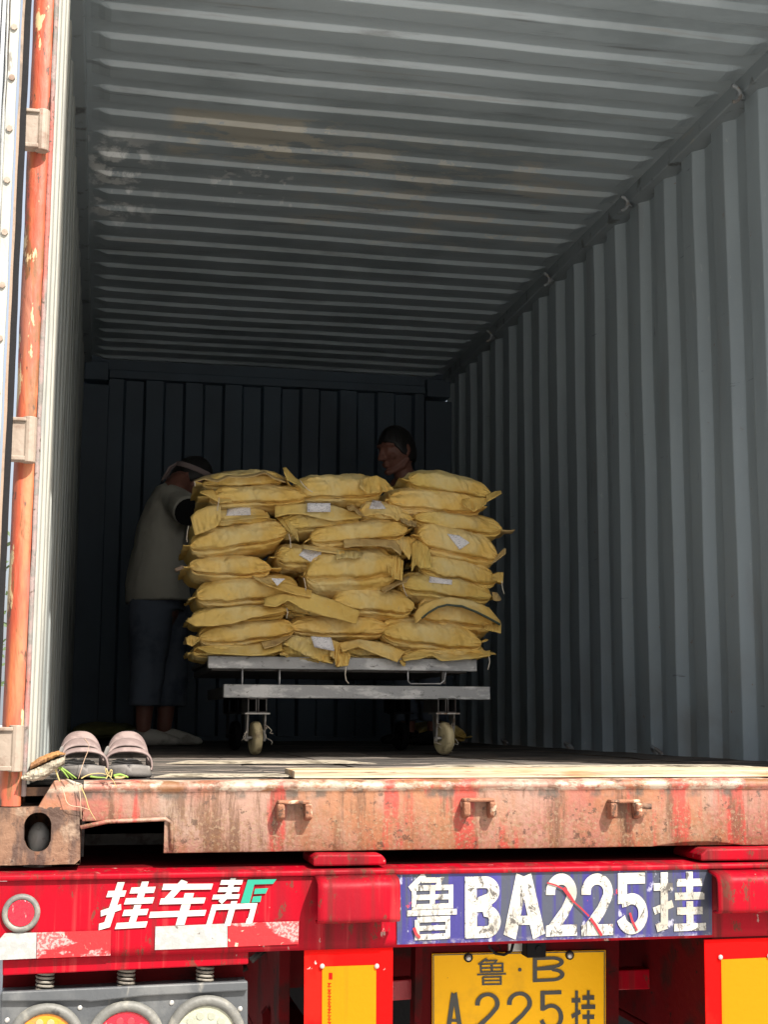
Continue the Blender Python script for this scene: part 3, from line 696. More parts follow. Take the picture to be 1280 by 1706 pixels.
# blue registration panel with painted characters
nq = 24; fr_ = []
blue = pslab(((661, 1448), (1186, 1442), (1187, 1556), (1186, 1557), (662, 1573)), YB-.003, .003, 'registration_panel', MT['blue'], T)

def ribbon(mbo, pts, wd, mapf, Y, closed=False, layer=[0]):
    """flat stroke along unit-square polyline; wd may be (horizontal, vertical) thickness"""
    n = len(pts); L_ = []; R_ = []
    wx, wy = wd if isinstance(wd, tuple) else (wd, wd)
    for i, p in enumerate(pts):
        if closed: a_, b_ = pts[(i-1) % n], pts[(i+1) % n]
        else: a_, b_ = pts[max(i-1, 0)], pts[min(i+1, n-1)]
        def nrm(u, v):
            d = Vector((v[0]-u[0], v[1]-u[1])); d = d.normalized() if d.length > 1e-9 else Vector((1, 0)); return Vector((-d.y, d.x))
        if (i == 0 or i == n-1) and not closed: m_ = nrm(a_, b_); k = 1
        else:
            n1, n2 = nrm(a_, p), nrm(p, b_); m_ = (n1+n2); m_ = m_.normalized() if m_.length > 1e-6 else n1; k = 1/max(m_.dot(n1), .5)
        L_.append((p[0]+m_.x*wx*.5*k, p[1]+m_.y*wy*.5*k)); R_.append((p[0]-m_.x*wx*.5*k, p[1]-m_.y*wy*.5*k))
    layer[0] = (layer[0]+1) % 12; dy = -layer[0]*.00012
    rng = range(n if closed else n-1)
    k0 = len(mbo.v)
    for a_ in (L_, R_):
        for (x, y) in a_:
            px, py = mapf(x, y); mbo.v.append(at(px, py, Y+dy))
    for i in rng:
        j = (i+1) % n; mbo.f.append((k0+i, k0+j, k0+n+j, k0+n+i))
def arc(cx, cy_, rx, ry, a0, a1, n=14): return [(cx+rx*math.cos(R(lerp(a0, a1, k/n))), cy_+ry*math.sin(R(lerp(a0, a1, k/n)))) for k in range(n+1)]
def g_lu(w): return [([(.36, 1.0), (.08, .78)], w*1.1), ([(.30, .91), (.66, .91), (.60, .80)], w), ([(.16, .79), (.86, .79), (.86, .50), (.16, .50), (.16, .79)], w), ([(.16, .645), (.86, .645)], w),
                     ([(.51, .79), (.51, .50)], w*1.15), ([(.03, .405), (.97, .405)], w*1.05), ([(.22, .30), (.80, .30), (.80, .03), (.22, .03), (.22, .30)], w*1.05), ([(.22, .165), (.80, .165)], w*.9)]
def g_gua(w, s=1.0): return [([(.02, .74), (.38, .74)], w), ([(.22, .98), (.22, .10), (.07, .06)], w*1.1), ([(.02, .34), (.38, .46)], w), ([(.46, .80), (.94, .80)], w), ([(.70, .98), (.70, .56)], w*1.05),
                    ([(.42, .575), (.98, .575)], w), ([(.70, .49), (.70, .06)], w*1.05), ([(.46, .33), (.94, .33)], w), ([(.40, .06), (1.0, .06)], w)]
def g_che(w): return [([(.12, .86), (.95, .86)], w), ([(.46, .99), (.24, .55)], w*1.0), ([(.14, .55), (.90, .55)], w), ([(.60, .72), (.60, .02)], w*1.2), ([(.02, .27), (.98, .27)], w)]
def g_bang(w): return [([(.10, .93), (.58, .93)], w*.85), ([(.10, .775), (.56, .775)], w*.85), ([(.02, .62), (.60, .62)], w*.85), ([(.35, 1.02), (.35, .68), (.22, .50)], w*1.0),
                     ([(.12, .02), (.12, .40), (.98, .40), (.98, .06), (.90, .06)], w), ([(.52, .52), (.52, -.02)], w*1.1)]
def g_B(w, hw): return [([(hw/2, 0), (hw/2, 1)], hw), ([(hw*.5, 1-w/2), (.60, 1-w/2)]+arc(.60, .76, .40-hw/2, .24-w/2, 80, -80)+[(hw*.5, .52)], (hw, w)), ([(hw*.5, .52), (.62, .52)]+arc(.62, .265, .38-hw/2+.02, .265-w/2, 80, -80)+[(hw*.5, w/2)], (hw, w))]
def g_A(w, hw): return [([(hw*.5, 0), (.5-hw*.12, 1)], hw), ([(1-hw*.5, 0), (.5+hw*.12, 1)], hw), ([(.25, .27), (.75, .27)], w)]
def g_2(w, hw): return [([(hw/2, .66)]+arc(.5, .70, .5-hw/2, .30-w/2, 175, -25, 18)+[(.62, .40), (hw*.55, .08), (hw*.55, 0)], (hw, w)), ([(0, w/2), (1, w/2)], w)]
def g_5(w, hw): return [([(.92, 1-w/2), (.10, 1-w/2)], w), ([(hw/2+.02, 1), (hw/2+.02, .50)], hw), ([(hw*.5, .53)]+arc(.48, .335, .52-hw/2, .335-w/2, 120, -165, 20), (hw, w))]
def g_1dot(): return []
def glyph(strokes, quad_, Y, name, m, parent):
    """quad_: pixel corners tl, tr, br, bl"""
    tl_, tr_, br_, bl_ = quad_
    def mp(x, y):
        t = 1-y
        ax = lerp(tl_[0], tr_[0], x); ay = lerp(tl_[1], tr_[1], x); bx = lerp(bl_[0], br_[0], x); by = lerp(bl_[1], br_[1], x)
        return lerp(ax, bx, t), lerp(ay, by, t)
    o = MB()
    for (pts, wd) in strokes:
        cl = False
        ribbon(o, pts, wd, mp, Y, cl)
    return o.build(name, m, parent)
def box_(x0, y0, x1, y1, sk=0, dy=0): return ((x0+sk, y0), (x1+sk, y0+dy), (x1, y1+dy), (x0, y1))
YL = YB-.0045
glyph(g_lu(.085), ((676, 1457), (764, 1455), (764, 1561), (676, 1565)), YL, 'painted_character', MT['white_paint'], blue)
glyph(g_B(.19, .34), ((775, 1460), (832, 1459), (834, 1561), (775, 1563)), YL, 'painted_character', MT['white_paint'], blue)
glyph(g_A(.15, .30), ((839, 1459), (907, 1458), (909, 1559), (839, 1561)), YL, 'painted_character', MT['white_paint'], blue)
glyph(g_2(.18, .30), ((910, 1455), (961, 1454), (962, 1558), (910, 1560)), YL, 'painted_character', MT['white_paint'], blue)
glyph(g_2(.18, .30), ((969, 1455), (1021, 1454), (1022, 1557), (969, 1559)), YL, 'painted_character', MT['white_paint'], blue)
glyph(g_5(.18, .30), ((1029, 1454), (1079, 1453), (1080, 1555), (1029, 1557)), YL, 'painted_character', MT['white_paint'], blue)
glyph(g_gua(.125), ((1088, 1451), (1175, 1449), (1177, 1549), (1088, 1552)), YL, 'painted_character', MT['white_paint'], blue)
# the red gouge across the panel
q = MB()
def gouge(pts, w_):
    q = MB(); ribbon(q, pts, w_, lambda x, y: (x, y), YL-.0022); q.build('scrape', MT['red_dirty'], blue)
gouge([(912, 1470), (926, 1474), (938, 1480), (952, 1498), (968, 1512), (982, 1526)], 2.6)
gouge([(984, 1529), (992, 1540), (1003, 1558)], 4.5)
gouge([(940, 1478), (950, 1492), (957, 1503)], 4.5)
gouge([(1050, 1520), (1054, 1534), (1062, 1550)], 3.5)
gouge([(690, 1545), (694, 1556), (700, 1562)], 5)

# slanted white lettering on the left
YL = YB-.003
glyph(g_gua(.13), ((184, 1468), (268, 1466), (243, 1544), (157, 1549)), YL, 'painted_character', MT['white_text'], beam)
glyph(g_che(.13), ((262, 1466), (362, 1466), (338, 1540), (242, 1545)), YL, 'painted_character', MT['white_text'], beam)
glyph(g_bang(.12), ((362, 1464), (437, 1464), (417, 1538), (338, 1543)), YL, 'painted_character', MT['white_text'], beam)
gm = MB()
for pts in (((413, 1465), (461, 1464), (455, 1472), (424, 1473), (416, 1504), (401, 1504)), ((425, 1480), (447, 1479), (443, 1488), (423, 1489)), ((422, 1493), (436, 1492), (434, 1502), (419, 1503))):
    gm.quad([at(x, y, YL-.0003) for (x, y) in pts])
gm.build('green_emblem', MT['green'], beam)
# reflective tapes
def tape(pts, m, name='reflective_tape', dy=0): return MB().quad([at(x, y, YB-.0036+dy) for (x, y) in pts]).build(name, m, beam)
tape([(-6, 1570), (8, 1554), (61, 1553), (60, 1596), (-6, 1599)], MT['tape_white'])
tape([(62, 1553), (185, 1549), (184, 1591), (61, 1596)], MT['tape_red'])
tape([(259, 1543), (379, 1538), (379, 1577), (258, 1582)], MT['tape_white'])
tape([(380, 1538), (498, 1534), (497, 1572), (380, 1577)], MT['tape_red'])
# round side reflector
def disc(cx, cy_, rpx, Y, th, name, m, parent, n=36, rim=None):
    c = at(cx, cy_, Y); r = (at(cx+rpx, cy_, Y)-c).length
    if rim:
        ri = (at(cx+rim, cy_, Y)-c).length; rows = []
        for k in range(n):
            t = 2*PI*k/n; cs, sn = math.cos(t), math.sin(t)
            rows.append([(c.x+cs*q_, c.y+y_, c.z+sn*q_) for (q_, y_) in ((r, th), (r, 0), ((r+ri)/2, -.005), (ri, 0), (ri*.96, th*.8))])
        rows.append(rows[0])
        return MB().grid(rows).build(name, m, parent, smooth=True, fixn=False)
    return MB().cyl(c+Vector((0, th, 0)), c, r, n).build(name, m, parent, bevel=.001)
rf = disc(35, 1521, 22, YB-.008, .010, 'side_reflector', MT['lens_red'], T)
disc(35, 1521, 32, YB-.006, .008, 'reflector_rim', MT['lamp_rim'], rf, rim=22)
# lower lip, backing and lamp housing
pslab(((4, 1598), (414, 1581), (414, 1606), (4, 1625)), YB+.012, .10, 'lower_channel', MT['red'], T, bevel=.003)
pslab(((6, 1618), (405, 1600), (405, 1680), (6, 1700)), YB+.085, .02, 'back_plate', MT['shaded_red'], T)
for px in (76, 211, 342):
    t0 = at(px, 1608-(px-76)*.035, YB+.045); b0 = at(px, 1656-(px-76)*.04, YB+.045); pts = []
    nt_ = 7
    for k in range(nt_*14+1):
        u = k/(nt_*14); an = 2*PI*u*nt_
        pts.append((t0.x+.0165*math.cos(an), t0.y+.0165*math.sin(an), lerp(t0.z, b0.z, u)))
    sp = MB().tube(pts, .0032, 6).build('mount_spring', MT['spring'], T, smooth=True)
    MB().cyl((t0.x, t0.y, t0.z), (t0.x, t0.y, b0.z-.01), .012, 14).build('spring_core', MT['rubber_and_shade'], sp)
YH = YB+.018
hb = MB(); P4 = [(0, 1655), (413, 1636), (413, 1825), (0, 1850)]
F = [at(x, y, YH) for (x, y) in P4]; hb.hexa(F, [p+Vector((0, .07, 0)) for p in F]); hous = hb.build('lamp_housing', MT['lamp_box'], T, bevel=.004)
pslab(((2, 1652), (413, 1634), (413, 1650), (240, 1659), (150, 1669), (140, 1667), (2, 1668)), YH-.012, .012, 'housing_lip', MT['lamp_box'], hous, bevel=.003)
for (cx, cy_, m, ml) in ((75, 1739, 'lens_amber', 'led_amber'), (209, 1736, 'lens_red', 'led_red'), (343, 1727, 'lens_clear', 'led_clear')):
    lm = disc(cx, cy_, 50, YH-.010, .011, 'tail_lamp', MT[m], hous)
    disc(cx, cy_, 66, YH-.014, .016, 'lamp_rim', MT['lamp_rim'], lm, rim=50)
    k = 0
    for (rr_, nn) in ((0, 1), (17, 6), (36, 12)):
        for j in range(nn):
            t = 2*PI*(j+.5*(rr_ == 36))/nn; disc(cx+rr_*math.cos(t), cy_+rr_*math.sin(t), 6.6, YH-.0115, .002, 'led_cup', MT[ml], lm, n=14)
for (x, y) in ((12, 1699), (133, 1678), (286, 1670), (400, 1680)):
    c = at(x, y, YH); MB().ball(c, .0055, .003, .0055, 8).build('screw', MT['screw'], hous, smooth=True)
# rear marker boards
def marker(pts_red, pts_or, bolts, rows_text):
    a_ = pslab(pts_red, YB+.006, .004, 'marker_board', MT['marker_red'], T, bevel=.001)
    pslab(pts_or, YB+.004, .0015, 'marker_panel', MT['marker_orange'], a_)
    for (x, y) in bolts:
        c = at(x, y, YB+.002); MB().ball(c, .0055, .004, .0055, 8).build('bolt', MT['screw'], a_, smooth=True)
    return a_
ma = marker(((507, 1577), (655, 1573), (653, 1900), (506, 1905)), ((537, 1610), (627, 1607), (626, 1860), (536, 1862)), ((537, 1609), (628, 1609)), 0)
mb_ = marker(((1174, 1565), (1420, 1557), (1425, 1900), (1180, 1903)), ((1202, 1598), (1390, 1590), (1392, 1862), (1206, 1866)), ((1201, 1594), (1282, 1592)), 0)
tx = MB(); rnd = random.Random(3)
tx.quad([at(x, y, YB+.0032) for (x, y) in ((548, 1620), (554, 1620), (554, 1631), (548, 1631))])
for k in range(14):
    y = 1637+k*5.4
    tx.quad([at(x, yy, YB+.0031) for (x, yy) in ((546, y), (552, y), (552, y+1.2), (546, y+1.2))])
    tx.quad([at(x, yy, YB+.0030) for (x, yy) in ((546.5+rnd.random()*4, y+1.6), (548.3+rnd.random()*3, y+1.6), (548.3+rnd.random()*3, y+4.2), (546.5+rnd.random(), y+4.2))])
tx.build('small_print', MT['marker_red'], ma)
# chassis behind, its shade put into a darker red
YP = .33
pslab(((694, 1540), (1032, 1532), (1030, 1900), (694, 1900)), YP, .012, 'plate_backing', MT['shaded_red'], T)
plate = pslab(((720, 1588), (1010, 1582), (1010, 1727), (720, 1729)), YP-.006, .003, 'number_plate', MT['plate_yellow'], T, bevel=.0015)
q = MB(); ribbon(q, [(722.5, 1590.5), (1007.5, 1584.5), (1007.5, 1724.5), (722.5, 1726.5), (722.5, 1590.5)], 1.6, lambda x, y: (x, y), YP-.0072); q.build('plate_border', MT['plate_black'], plate)
Yp = YP-.0074
glyph(g_lu(.065), ((793, 1597), (845, 1595), (845, 1640), (794, 1641)), Yp, 'plate_character', MT['plate_black'], plate)
glyph(g_B(.13, .14), ((888, 1594), (940, 1592), (940, 1634), (888, 1636)), Yp, 'plate_character', MT['plate_black'], plate)
disc(866.5, 1615, 3, Yp, .001, 'plate_character', MT['plate_black'], plate, n=14)
for (x0, x1, gf) in ((743, 771, g_A(.08, .27)), (792, 833, g_2(.10, .19)), (845, 887, g_2(.10, .19)), (900, 939, g_5(.10, .19)), (952, 993, g_gua(.11))):
    glyph(gf, ((x0, 1655-(x0-743)*.03), (x1, 1655-(x1-743)*.03), (x1, 1716), (x0, 1716)), Yp, 'plate_character', MT['plate_black'], plate)
for (x, y) in ((781, 1595), (950, 1591)):
    c = at(x, y, YP-.010); MB().cyl(c+Vector((0, .006, 0)), c, .011, 16).build('bolt_washer', MT['rubber_and_shade'], plate); MB().ball(c, .0075, .005, .0075, 8).build('bolt', MT['screw'], plate, smooth=True)
# small rear camera and wire
c = at(893, 1580, YP-.05); b = MB(); b.box(c.x-.028, c.x+.020, c.y-.02, c.y+.03, c.z-.018, c.z+.045); cb = b.build('rear_camera', MT['black_plastic_and_shade'], T, bevel=.003)
MB().cyl(c+Vector((0, -.024, .003)), c+Vector((0, -.019, .003)), .007, 16).build('camera_lens', MT['rubber_and_shade'], cb)
c2 = at(862, 1576, YP-.03); b = MB(); b.box(c2.x-.022, c2.x+.018, c2.y, c2.y+.012, c2.z-.012, c2.z+.05); b.build('camera_mount', MT['steel'], T, bevel=.002)
MB().tube([at(x, y, YP-.03) for (x, y) in ((812, 1560), (816, 1578), (826, 1588), (840, 1590), (852, 1584), (856, 1568))], .0035, 8).build('camera_cable', MT['rubber_and_shade'], T, smooth=True)
# side members, cross members, hose
pslab(((694, 1500), (706, 1500), (700, 1900), (688, 1900)), .30, .05, 'plate_bracket', MT['shaded_red'], T)
for (px, Yq) in ((474, .05), (1182, .03)):
    c = at(px, 1650, Yq); b = MB(); b.box(c.x-.012, c.x+.012, Yq, Yq+5.0, -.62, -.20)
    b.box(c.x-.012, c.x+.13, Yq, Yq+5.0, -.64, -.622); b.box(c.x-.012, c.x+.13, Yq, Yq+5.0, -.198, -.186); b.build('main_girder', MT['shaded_red'], T, bevel=.003)
pslab(((640, 1634), (690, 1630), (690, 1664), (640, 1668)), .34, .05, 'cross_member', MT['red_dirty'], T, bevel=.003)
pslab(((1028, 1616), (1180, 1610), (1180, 1645), (1028, 1649)), .36, .05, 'cross_member', MT['red'], T, bevel=.003)
b = MB()
b.box(-.02, 2.46, .9, .96, -.60, -.20); b.build('cross_member', MT['shaded_red'], T)
b = MB(); b.box(-.02, 2.46, YB+.10, 5.6, -.195, -.1805); b.build('deck_plate', MT['shaded_red'], T)
MB().tube([at(x, y, .62) for (x, y) in ((1098, 1640), (1106, 1660), (1112, 1690), (1116, 1730), (1116, 1790))], .028, 12).build('air_hose', MT['hose'], T, smooth=True)
MB().tube([at(x, y, .33) for (x, y) in ((1129, 1565), (1134, 1578), (1142, 1588), (1148, 1592))], .003, 6).build('dangling_wire', MT['tan'], T, smooth=True)
MB().tube([at(x, y, .32) for (x, y) in ((1124, 1610), (1121, 1625), (1118, 1636), (1115, 1648))], .0012, 5).build('dangling_wire', MT['thread'], T, smooth=True)
MB().tube([at(x, y, .55) for (x, y) in ((1081, 1650), (1082, 1662), (1086, 1672), (1092, 1682))], .003, 6).build('dangling_wire', MT['tan'], T, smooth=True)
pslab(((437, 1690), (446, 1678), (470, 1715), (470, 1760), (437, 1760)), .20, .03, 'brace', MT['shaded_red'], T)
MB().tube([at(x, y, .30) for (x, y) in ((418, 1600), (430, 1590), (445, 1578))], .008, 8).build('air_line', MT['hose'], T, smooth=True)
MB().tube([at(x, y, .30) for (x, y) in ((350, 1640), (380, 1625), (412, 1610))], .008, 8).build('air_line', MT['hose'], T, smooth=True)
b = MB(); b.box(.62, 1.84, 1.6, 2.0, -1.05, -.20); b.build('added_dark_box', MT['black_plastic_and_shade'], T, bevel=.01)  # black box added to close off bright ground under the trailer
for xa in (.02, 1.86):
    b = MB(); b.box(xa, xa+.58, 1.55, 1.56, -1.32, -.20); b.build('added_dark_sheet', MT['rubber_and_shade'], T)  # black sheets added at both sides to keep the underside dark
for k, yy in enumerate((2.2, 3.5, 4.8)):
    for xx in (.05, 2.05):
        b = MB(); rows = []
        cx, cz, rw = xx, G+.50, .50
        for (r_, x_) in ((.25, 0), (.46, 0), (.50, .03), (.50, .29), (.46, .32), (.25, .32)):
            rows.append([(cx+x_, yy+r_*math.cos(2*PI*j/36), cz+r_*math.sin(2*PI*j/36)) for j in range(36)])
        b.grid(rows, True); wh = b.build('wheel', MT['rubber_and_shade'], T, smooth=True, bevel=.01)
        MB().cyl((cx+.06, yy, cz), (cx+.26, yy, cz), .26, 30).build('rim', MT['steel'], wh)
    b = MB().cyl((.35, yy, G+.5), (2.1, yy, G+.5), .06, 16); b.build('axle', MT['cart_dark'], T)

# ------------------------------------------------------------------ sacks on the cart
SACKS = {}
def sack(key, p0, p1, hpx, label, Y=2.22, dep=.46, bend=.0, smat=0, seed=1, t0=.035, t1=.035, up0=0.0, up1=0.0, full=4.6, seam=-.32, wr=1.0, group='yellow paper sacks stacked on the cart', sx=0):
    """p0,p1: pixel ends of the front edge of the filled body; t0,t1: sewn flaps past each end (m); up0,up1 their lift"""
    A = at(p0[0], p0[1], Y); B = at(p1[0], p1[1], Y)
    rc = root('paper_sack', label, 'sack', ((A.x+B.x)/2, Y+dep/2, min(A.z, B.z)-.05), group)
    d = (B-A); a = d.length/2; hh = (at(p0[0], p0[1], Y)-at(p0[0], p0[1]+hpx, Y)).z*.60
    n_s, n_t = 84, 132; rows = []; rnd = random.Random(seed)
    o1, o2, o3 = rnd.uniform(0, 90), rnd.uniform(0, 90), rnd.uniform(0, 90)
    for i in range(n_s+1):
        s = -1+2*i/n_s
        s = math.copysign(abs(s)**.85, s)
        body = max(0.0, 1-abs(s)**full)**.52
        h = max(hh*body*(1+.07*nz(s*1.3, o1)), .0045)
        b = dep/2*(1-.05*abs(s)**3)*(1+.02*nz(s*2, o2))
        cx = A.x+d.x*(s+1)/2; cz = A.z+d.z*(s+1)/2 + bend*(1-s*s)
        row = []
        ew_ = abs(s)**2.2
        for j in range(n_t):
            th = 2*PI*j/n_t; th += .55*math.sin(th)
            c_, s_ = math.cos(th), math.sin(th)
            e = .64
            yy = b*math.copysign(abs(c_)**(e), c_); zz = h*math.copysign(abs(s_)**(.70), s_)
            # creases: long folds gathered at the ends, shallow dents in the belly
            f = 0.0; fth = th if th < PI else th-2*PI
            gth = abs(fth)
            r1 = 1-abs(nz(s*1.4+o1, gth*5.2+o3*0+math.sin(th)*2, o2))*2.2
            f += wr*.0105*ew_*(r1-.5)
            r2 = 1-abs(nz(s*5.5+math.sin(th)*2.6+o2, math.cos(th)*2.6-s*2.0, o1))*2.6
            f += wr*.0034*max(r2, -.3)*(.45+.55*ew_)*(1 if s_ > -.8 else .4)
            f += wr*.0075*nz(s*2.6+o3, math.cos(th)*2, s_*2)
            f += wr*.0018*nz(s*11+o3, math.cos(th)*7, s_*7)
            # side gusset line along the front
            g0 = seam+.10*nz(s*2.1, o2, 4)+.05*nz(s*7, o2, 4)
            q = (s_-g0)
            if c_ < 0:
                f -= .013*math.exp(-(q/.055)**2)*body*(1 if abs(s) < .95 else .3)
                f += .0055*math.tanh((q-.05)/.04)*math.exp(-(q/.6)**2)*body
                f += .007*math.exp(-((q+.17)/.12)**2)*body
            amp = min(1, h/(hh*.30))
            yy2 = yy + c_*f*1.5*amp - (0.0 if c_ > 0 else .004*(1-body))
            zz2 = zz + s_*f*1.0*amp
            row.append((cx+.010*nz(s*3, th, o1)*ew_, Y+dep/2+yy2, cz+zz2))
        rows.append(row)
    m = MB(); m.grid(rows, True)
    m.f.append(tuple(range(n_t-1, -1, -1))); m.f.append(tuple(range(n_s*n_t, (n_s+1)*n_t)))
    body = m.build('sack_body', SM[smat], rc, smooth=True)
    # sewn end flaps
    for sg, P_, t, up in ((-1, A, t0, up0), (1, B, t1, up1)):
        if t <= 0: continue
        rr = []; nn = 18; mm = 5
        for i in range(mm+1):
            u = i/mm; row = []
            for j in range(nn+1):
                v = j/nn
                yy = Y+dep*.02+dep*.96*v
                w_ = .006*math.sin(v*17+seed)*u+.010*nz(v*5, u, o1)*u
                row.append((P_.x+sg*(-.012+(t+.012)*u*(1-.25*v+.12*nz(v*4, o2))), yy+(.008*u), P_.z+up*u*u*(1-.6*v)+w_-.001))
            rr.append(row)
        MB().grid(rr).build('end_flap', SM[smat] if t < .05 else MT['kraft_in'], rc, smooth=True, solid=.0035)
        yt = Y+.012
    SACKS[key] = (rc, body, m)
    return rc
def sheet(key, top, bot, Y=2.20, name='loose_flap', m=None, wav=.010, Yt=None, nn=40, th=.003, mm=7, u0=(0, 0), sc=4.0):
    rc = SACKS[key][0]
    top = [(u0[0]+x/sc, u0[1]+y/sc) for (x, y) in top]; bot = [(u0[0]+x/sc, u0[1]+y/sc) for (x, y) in bot]
    def res(pl):
        L = [0]
        for a_, b_ in zip(pl, pl[1:]): L.append(L[-1]+math.hypot(b_[0]-a_[0], b_[1]-a_[1]))
        out = []
        for k in range(nn+1):
            q = L[-1]*k/nn; i = max(j for j in range(len(pl)-1) if L[j] <= q+1e-9) if q < L[-1] else len(pl)-2
            t = (q-L[i])/(L[i+1]-L[i]); out.append((lerp(pl[i][0], pl[i+1][0], t), lerp(pl[i][1], pl[i+1][1], t)))
        return out
    tp_, bt = res(top), res(bot); rows = []
    Yt = Y+.05 if Yt is None else Yt
    sd_ = hash(key) % 7 if False else sum(map(ord, key)) % 17
    for i in range(mm+1):
        u = i/mm
        rows.append([at(lerp(a_[0], b_[0], u), lerp(a_[1], b_[1], u), lerp(Yt, Y, u)+wav*nz(k*.22, u*2, sd_)*(.4+.6*u)+min(wav, .012)*.3*nz(k*.35, u*3, sd_+9)) for k, (a_, b_) in enumerate(zip(tp_, bt))])
    return MB().grid(rows).build(name, m or SM[0], rc, smooth=True, solid=th, fixn=False)
def label_on(key, corners, seed=0):
    """white printed sticker laid on the sack's surface, cast from the front"""
    rc, body, m = SACKS[key]
    bv = BVHTree.FromPolygons([tuple(v) for v in m.v], [f for f in m.f if len(f) == 4])
    n = 10; rows = []
    for i in range(n+1):
        row = []
        for j in range(n+1):
            u, v = j/n, i/n
            px = lerp(lerp(corners[0][0], corners[1][0], u), lerp(corners[3][0], corners[2][0], u), v)
            py = lerp(lerp(corners[0][1], corners[1][1], u), lerp(corners[3][1], corners[2][1], u), v)
            d = (at(px, py, 3)-CAM).normalized(); h = bv.ray_cast(CAM, d)
            p = h[0] if h[0] is not None else (row[-1] if row else at(px, py, 2.22))
            if h[0] is not None: p = p - d*.006
            row.append(p)
        rows.append(row)
    ys = sorted(p.y for r in rows for p in r); med = ys[len(ys)//2]
    rows = [[p if abs(p.y-med) < .08 else CAM+(p-CAM)*((med-CAM.y)/(p.y-CAM.y)) for p in r] for r in rows]
    return MB().grid(rows).build('printed_label', MT['label'], rc, smooth=True, solid=.001, fixn=False)
def string(key, pts, Y=2.17, r=.0016, u0=(0, 0), sc=1.0, m='thread', name='seam_thread'):
    rc = SACKS[key][0]
    P_ = [at(u0[0]+x/sc, u0[1]+y/sc, Y+.006*nz(i*.9, x)) for i, (x, y) in enumerate(pts)]
    return MB().tube(P_, r, 6).build(name, MT[m], rc, smooth=True)

Z1 = (280, 700); Z2 = (560, 700); Z3 = (280, 900); Z4 = (560, 900)
# bottom course first
sack('L9', (322, 1086), (470, 1084), 26, 'flat crushed yellow sack at the bottom left, directly on the cart rail', bend=.004, smat=1, seed=91, t0=.02, t1=.03, wr=1.3)
sack('M9', (470, 1078), (566, 1092), 46, 'twisted yellow sack with a torn white label, hanging over the middle of the cart rail', Y=2.19, bend=.004, smat=3, seed=92, t0=.03, t1=.03, up1=-.02, wr=1.7)
sack('M10', (572, 1084), (664, 1086), 34, 'yellow sack with a wide loose flap over the cart rail, right of the torn label', bend=.004, smat=1, seed=93, t0=.0, t1=.03)
sack('R9', (674, 1092), (812, 1088), 26, 'flat yellow sack at the bottom right with a thread hanging past the rail', bend=.002, smat=0, seed=94, t0=.02, t1=.04, wr=1.5)
sack('L8', (332, 1062), (492, 1048), 50, 'plump yellow sack second from the bottom of the left column', bend=.004, smat=0, seed=11, t0=.05, t1=.03, up0=-.005)
sack('M8', (486, 1044), (648, 1046), 46, 'yellow sack low in the middle column under the long folded flap', bend=.002, smat=2, seed=12, t0=.02, t1=.03)
sack('R8', (640, 1052), (802, 1070), 56, 'round ended yellow sack near the bottom of the right column', Y=2.20, bend=.005, smat=0, seed=13, t0=.015, t1=.03, up1=.012, full=5.4)
sack('L7', (322, 1030), (478, 1018), 34, 'thin yellow sack with a lens shaped open flap in the left column', bend=.004, smat=1, seed=14, t0=.02, t1=.02)
sack('M7', (470, 1008), (590, 1030), 36, 'yellow sack whose long tan flap hangs over the gap in the middle column', bend=.002, smat=3, seed=15, t0=.03, t1=.0, Y=2.25)
sack('R7', (700, 1020), (828, 1036), 62, 'yellow sack with a curved dark green stripe across its face', bend=.012, smat=2, seed=16, t0=.02, t1=.02)
sack('L6', (328, 992), (500, 982), 56, 'yellow sack in the left column with a small white label corner at its right end', bend=.006, smat=0, seed=17, t0=.03, t1=.03, full=5, up0=-.01)
sack('M6', (556, 1000), (690, 1010), 52, 'yellow sack sloping down to the right in the lower middle column', Y=2.20, bend=.003, smat=0, seed=18, t0=.025, t1=.01, up0=.015, full=5.4)
sack('R6', (668, 972), (820, 992), 50, 'yellow sack with a narrow white label along its top in the right column', bend=.006, smat=3, seed=19, t0=.03, t1=.035)
sack('L5', (316, 944), (452, 946), 46, 'smooth yellow sack with a pinkish tag sticking out at its left tip', Y=2.21, bend=.002, smat=2, seed=20, t0=.03, t1=.04, full=4)
sack('M5', (512, 955), (664, 948), 78, 'biggest yellow sack, crumpled at its right end, in the centre of the stack', Y=2.18, bend=.004, smat=0, seed=21, t0=.01, t1=.02, full=6, seam=-.15)
sack('R5', (700, 938), (828, 966), 54, 'yellow sack with a crumpled upright left end under the tilted white label', bend=.004, smat=1, seed=22, t0=.03, t1=.03)
sack('M4', (462, 926), (590, 934), 46, 'crumpled yellow sack with a tilted white label left of the stack centre', bend=.006, smat=1, seed=23, t0=.025, t1=.02, wr=1.7)
sack('M4b', (588, 905), (688, 912), 42, 'yellow sack with a ragged folded mouth above the biggest sack', Y=2.26, bend=.002, smat=3, seed=24, t0=.02, t1=.02, wr=1.5)
sack('L4', (318, 908), (478, 884), 56, 'yellow sack sloping up to the right with diagonal creases in the left column', Y=2.20, bend=.003, smat=0, seed=25, t0=.03, t1=.025, wr=1.15)
sack('R4', (698, 892), (830, 924), 64, 'yellow sack with a crooked white label at the right of the stack', Y=2.20, bend=.008, smat=2, seed=26, t0=.02, t1=.035, up1=.012)
sack('M3', (518, 896), (680, 882), 50, 'long yellow sack sloping up to the right in the upper middle column', Y=2.20, bend=.005, smat=0, seed=27, t0=.02, t1=.02, up0=-.02, full=5.4)
sack('R3', (692, 862), (838, 882), 42, 'thin pointed yellow sack sticking out furthest to the right', bend=.004, smat=1, seed=28, t0=.02, t1=.055)
sack('L3', (326, 870), (448, 862), 46, 'yellow sack with a white label and a drooping left flap in the left column', bend=.006, smat=1, seed=29, t0=.0, t1=.03)
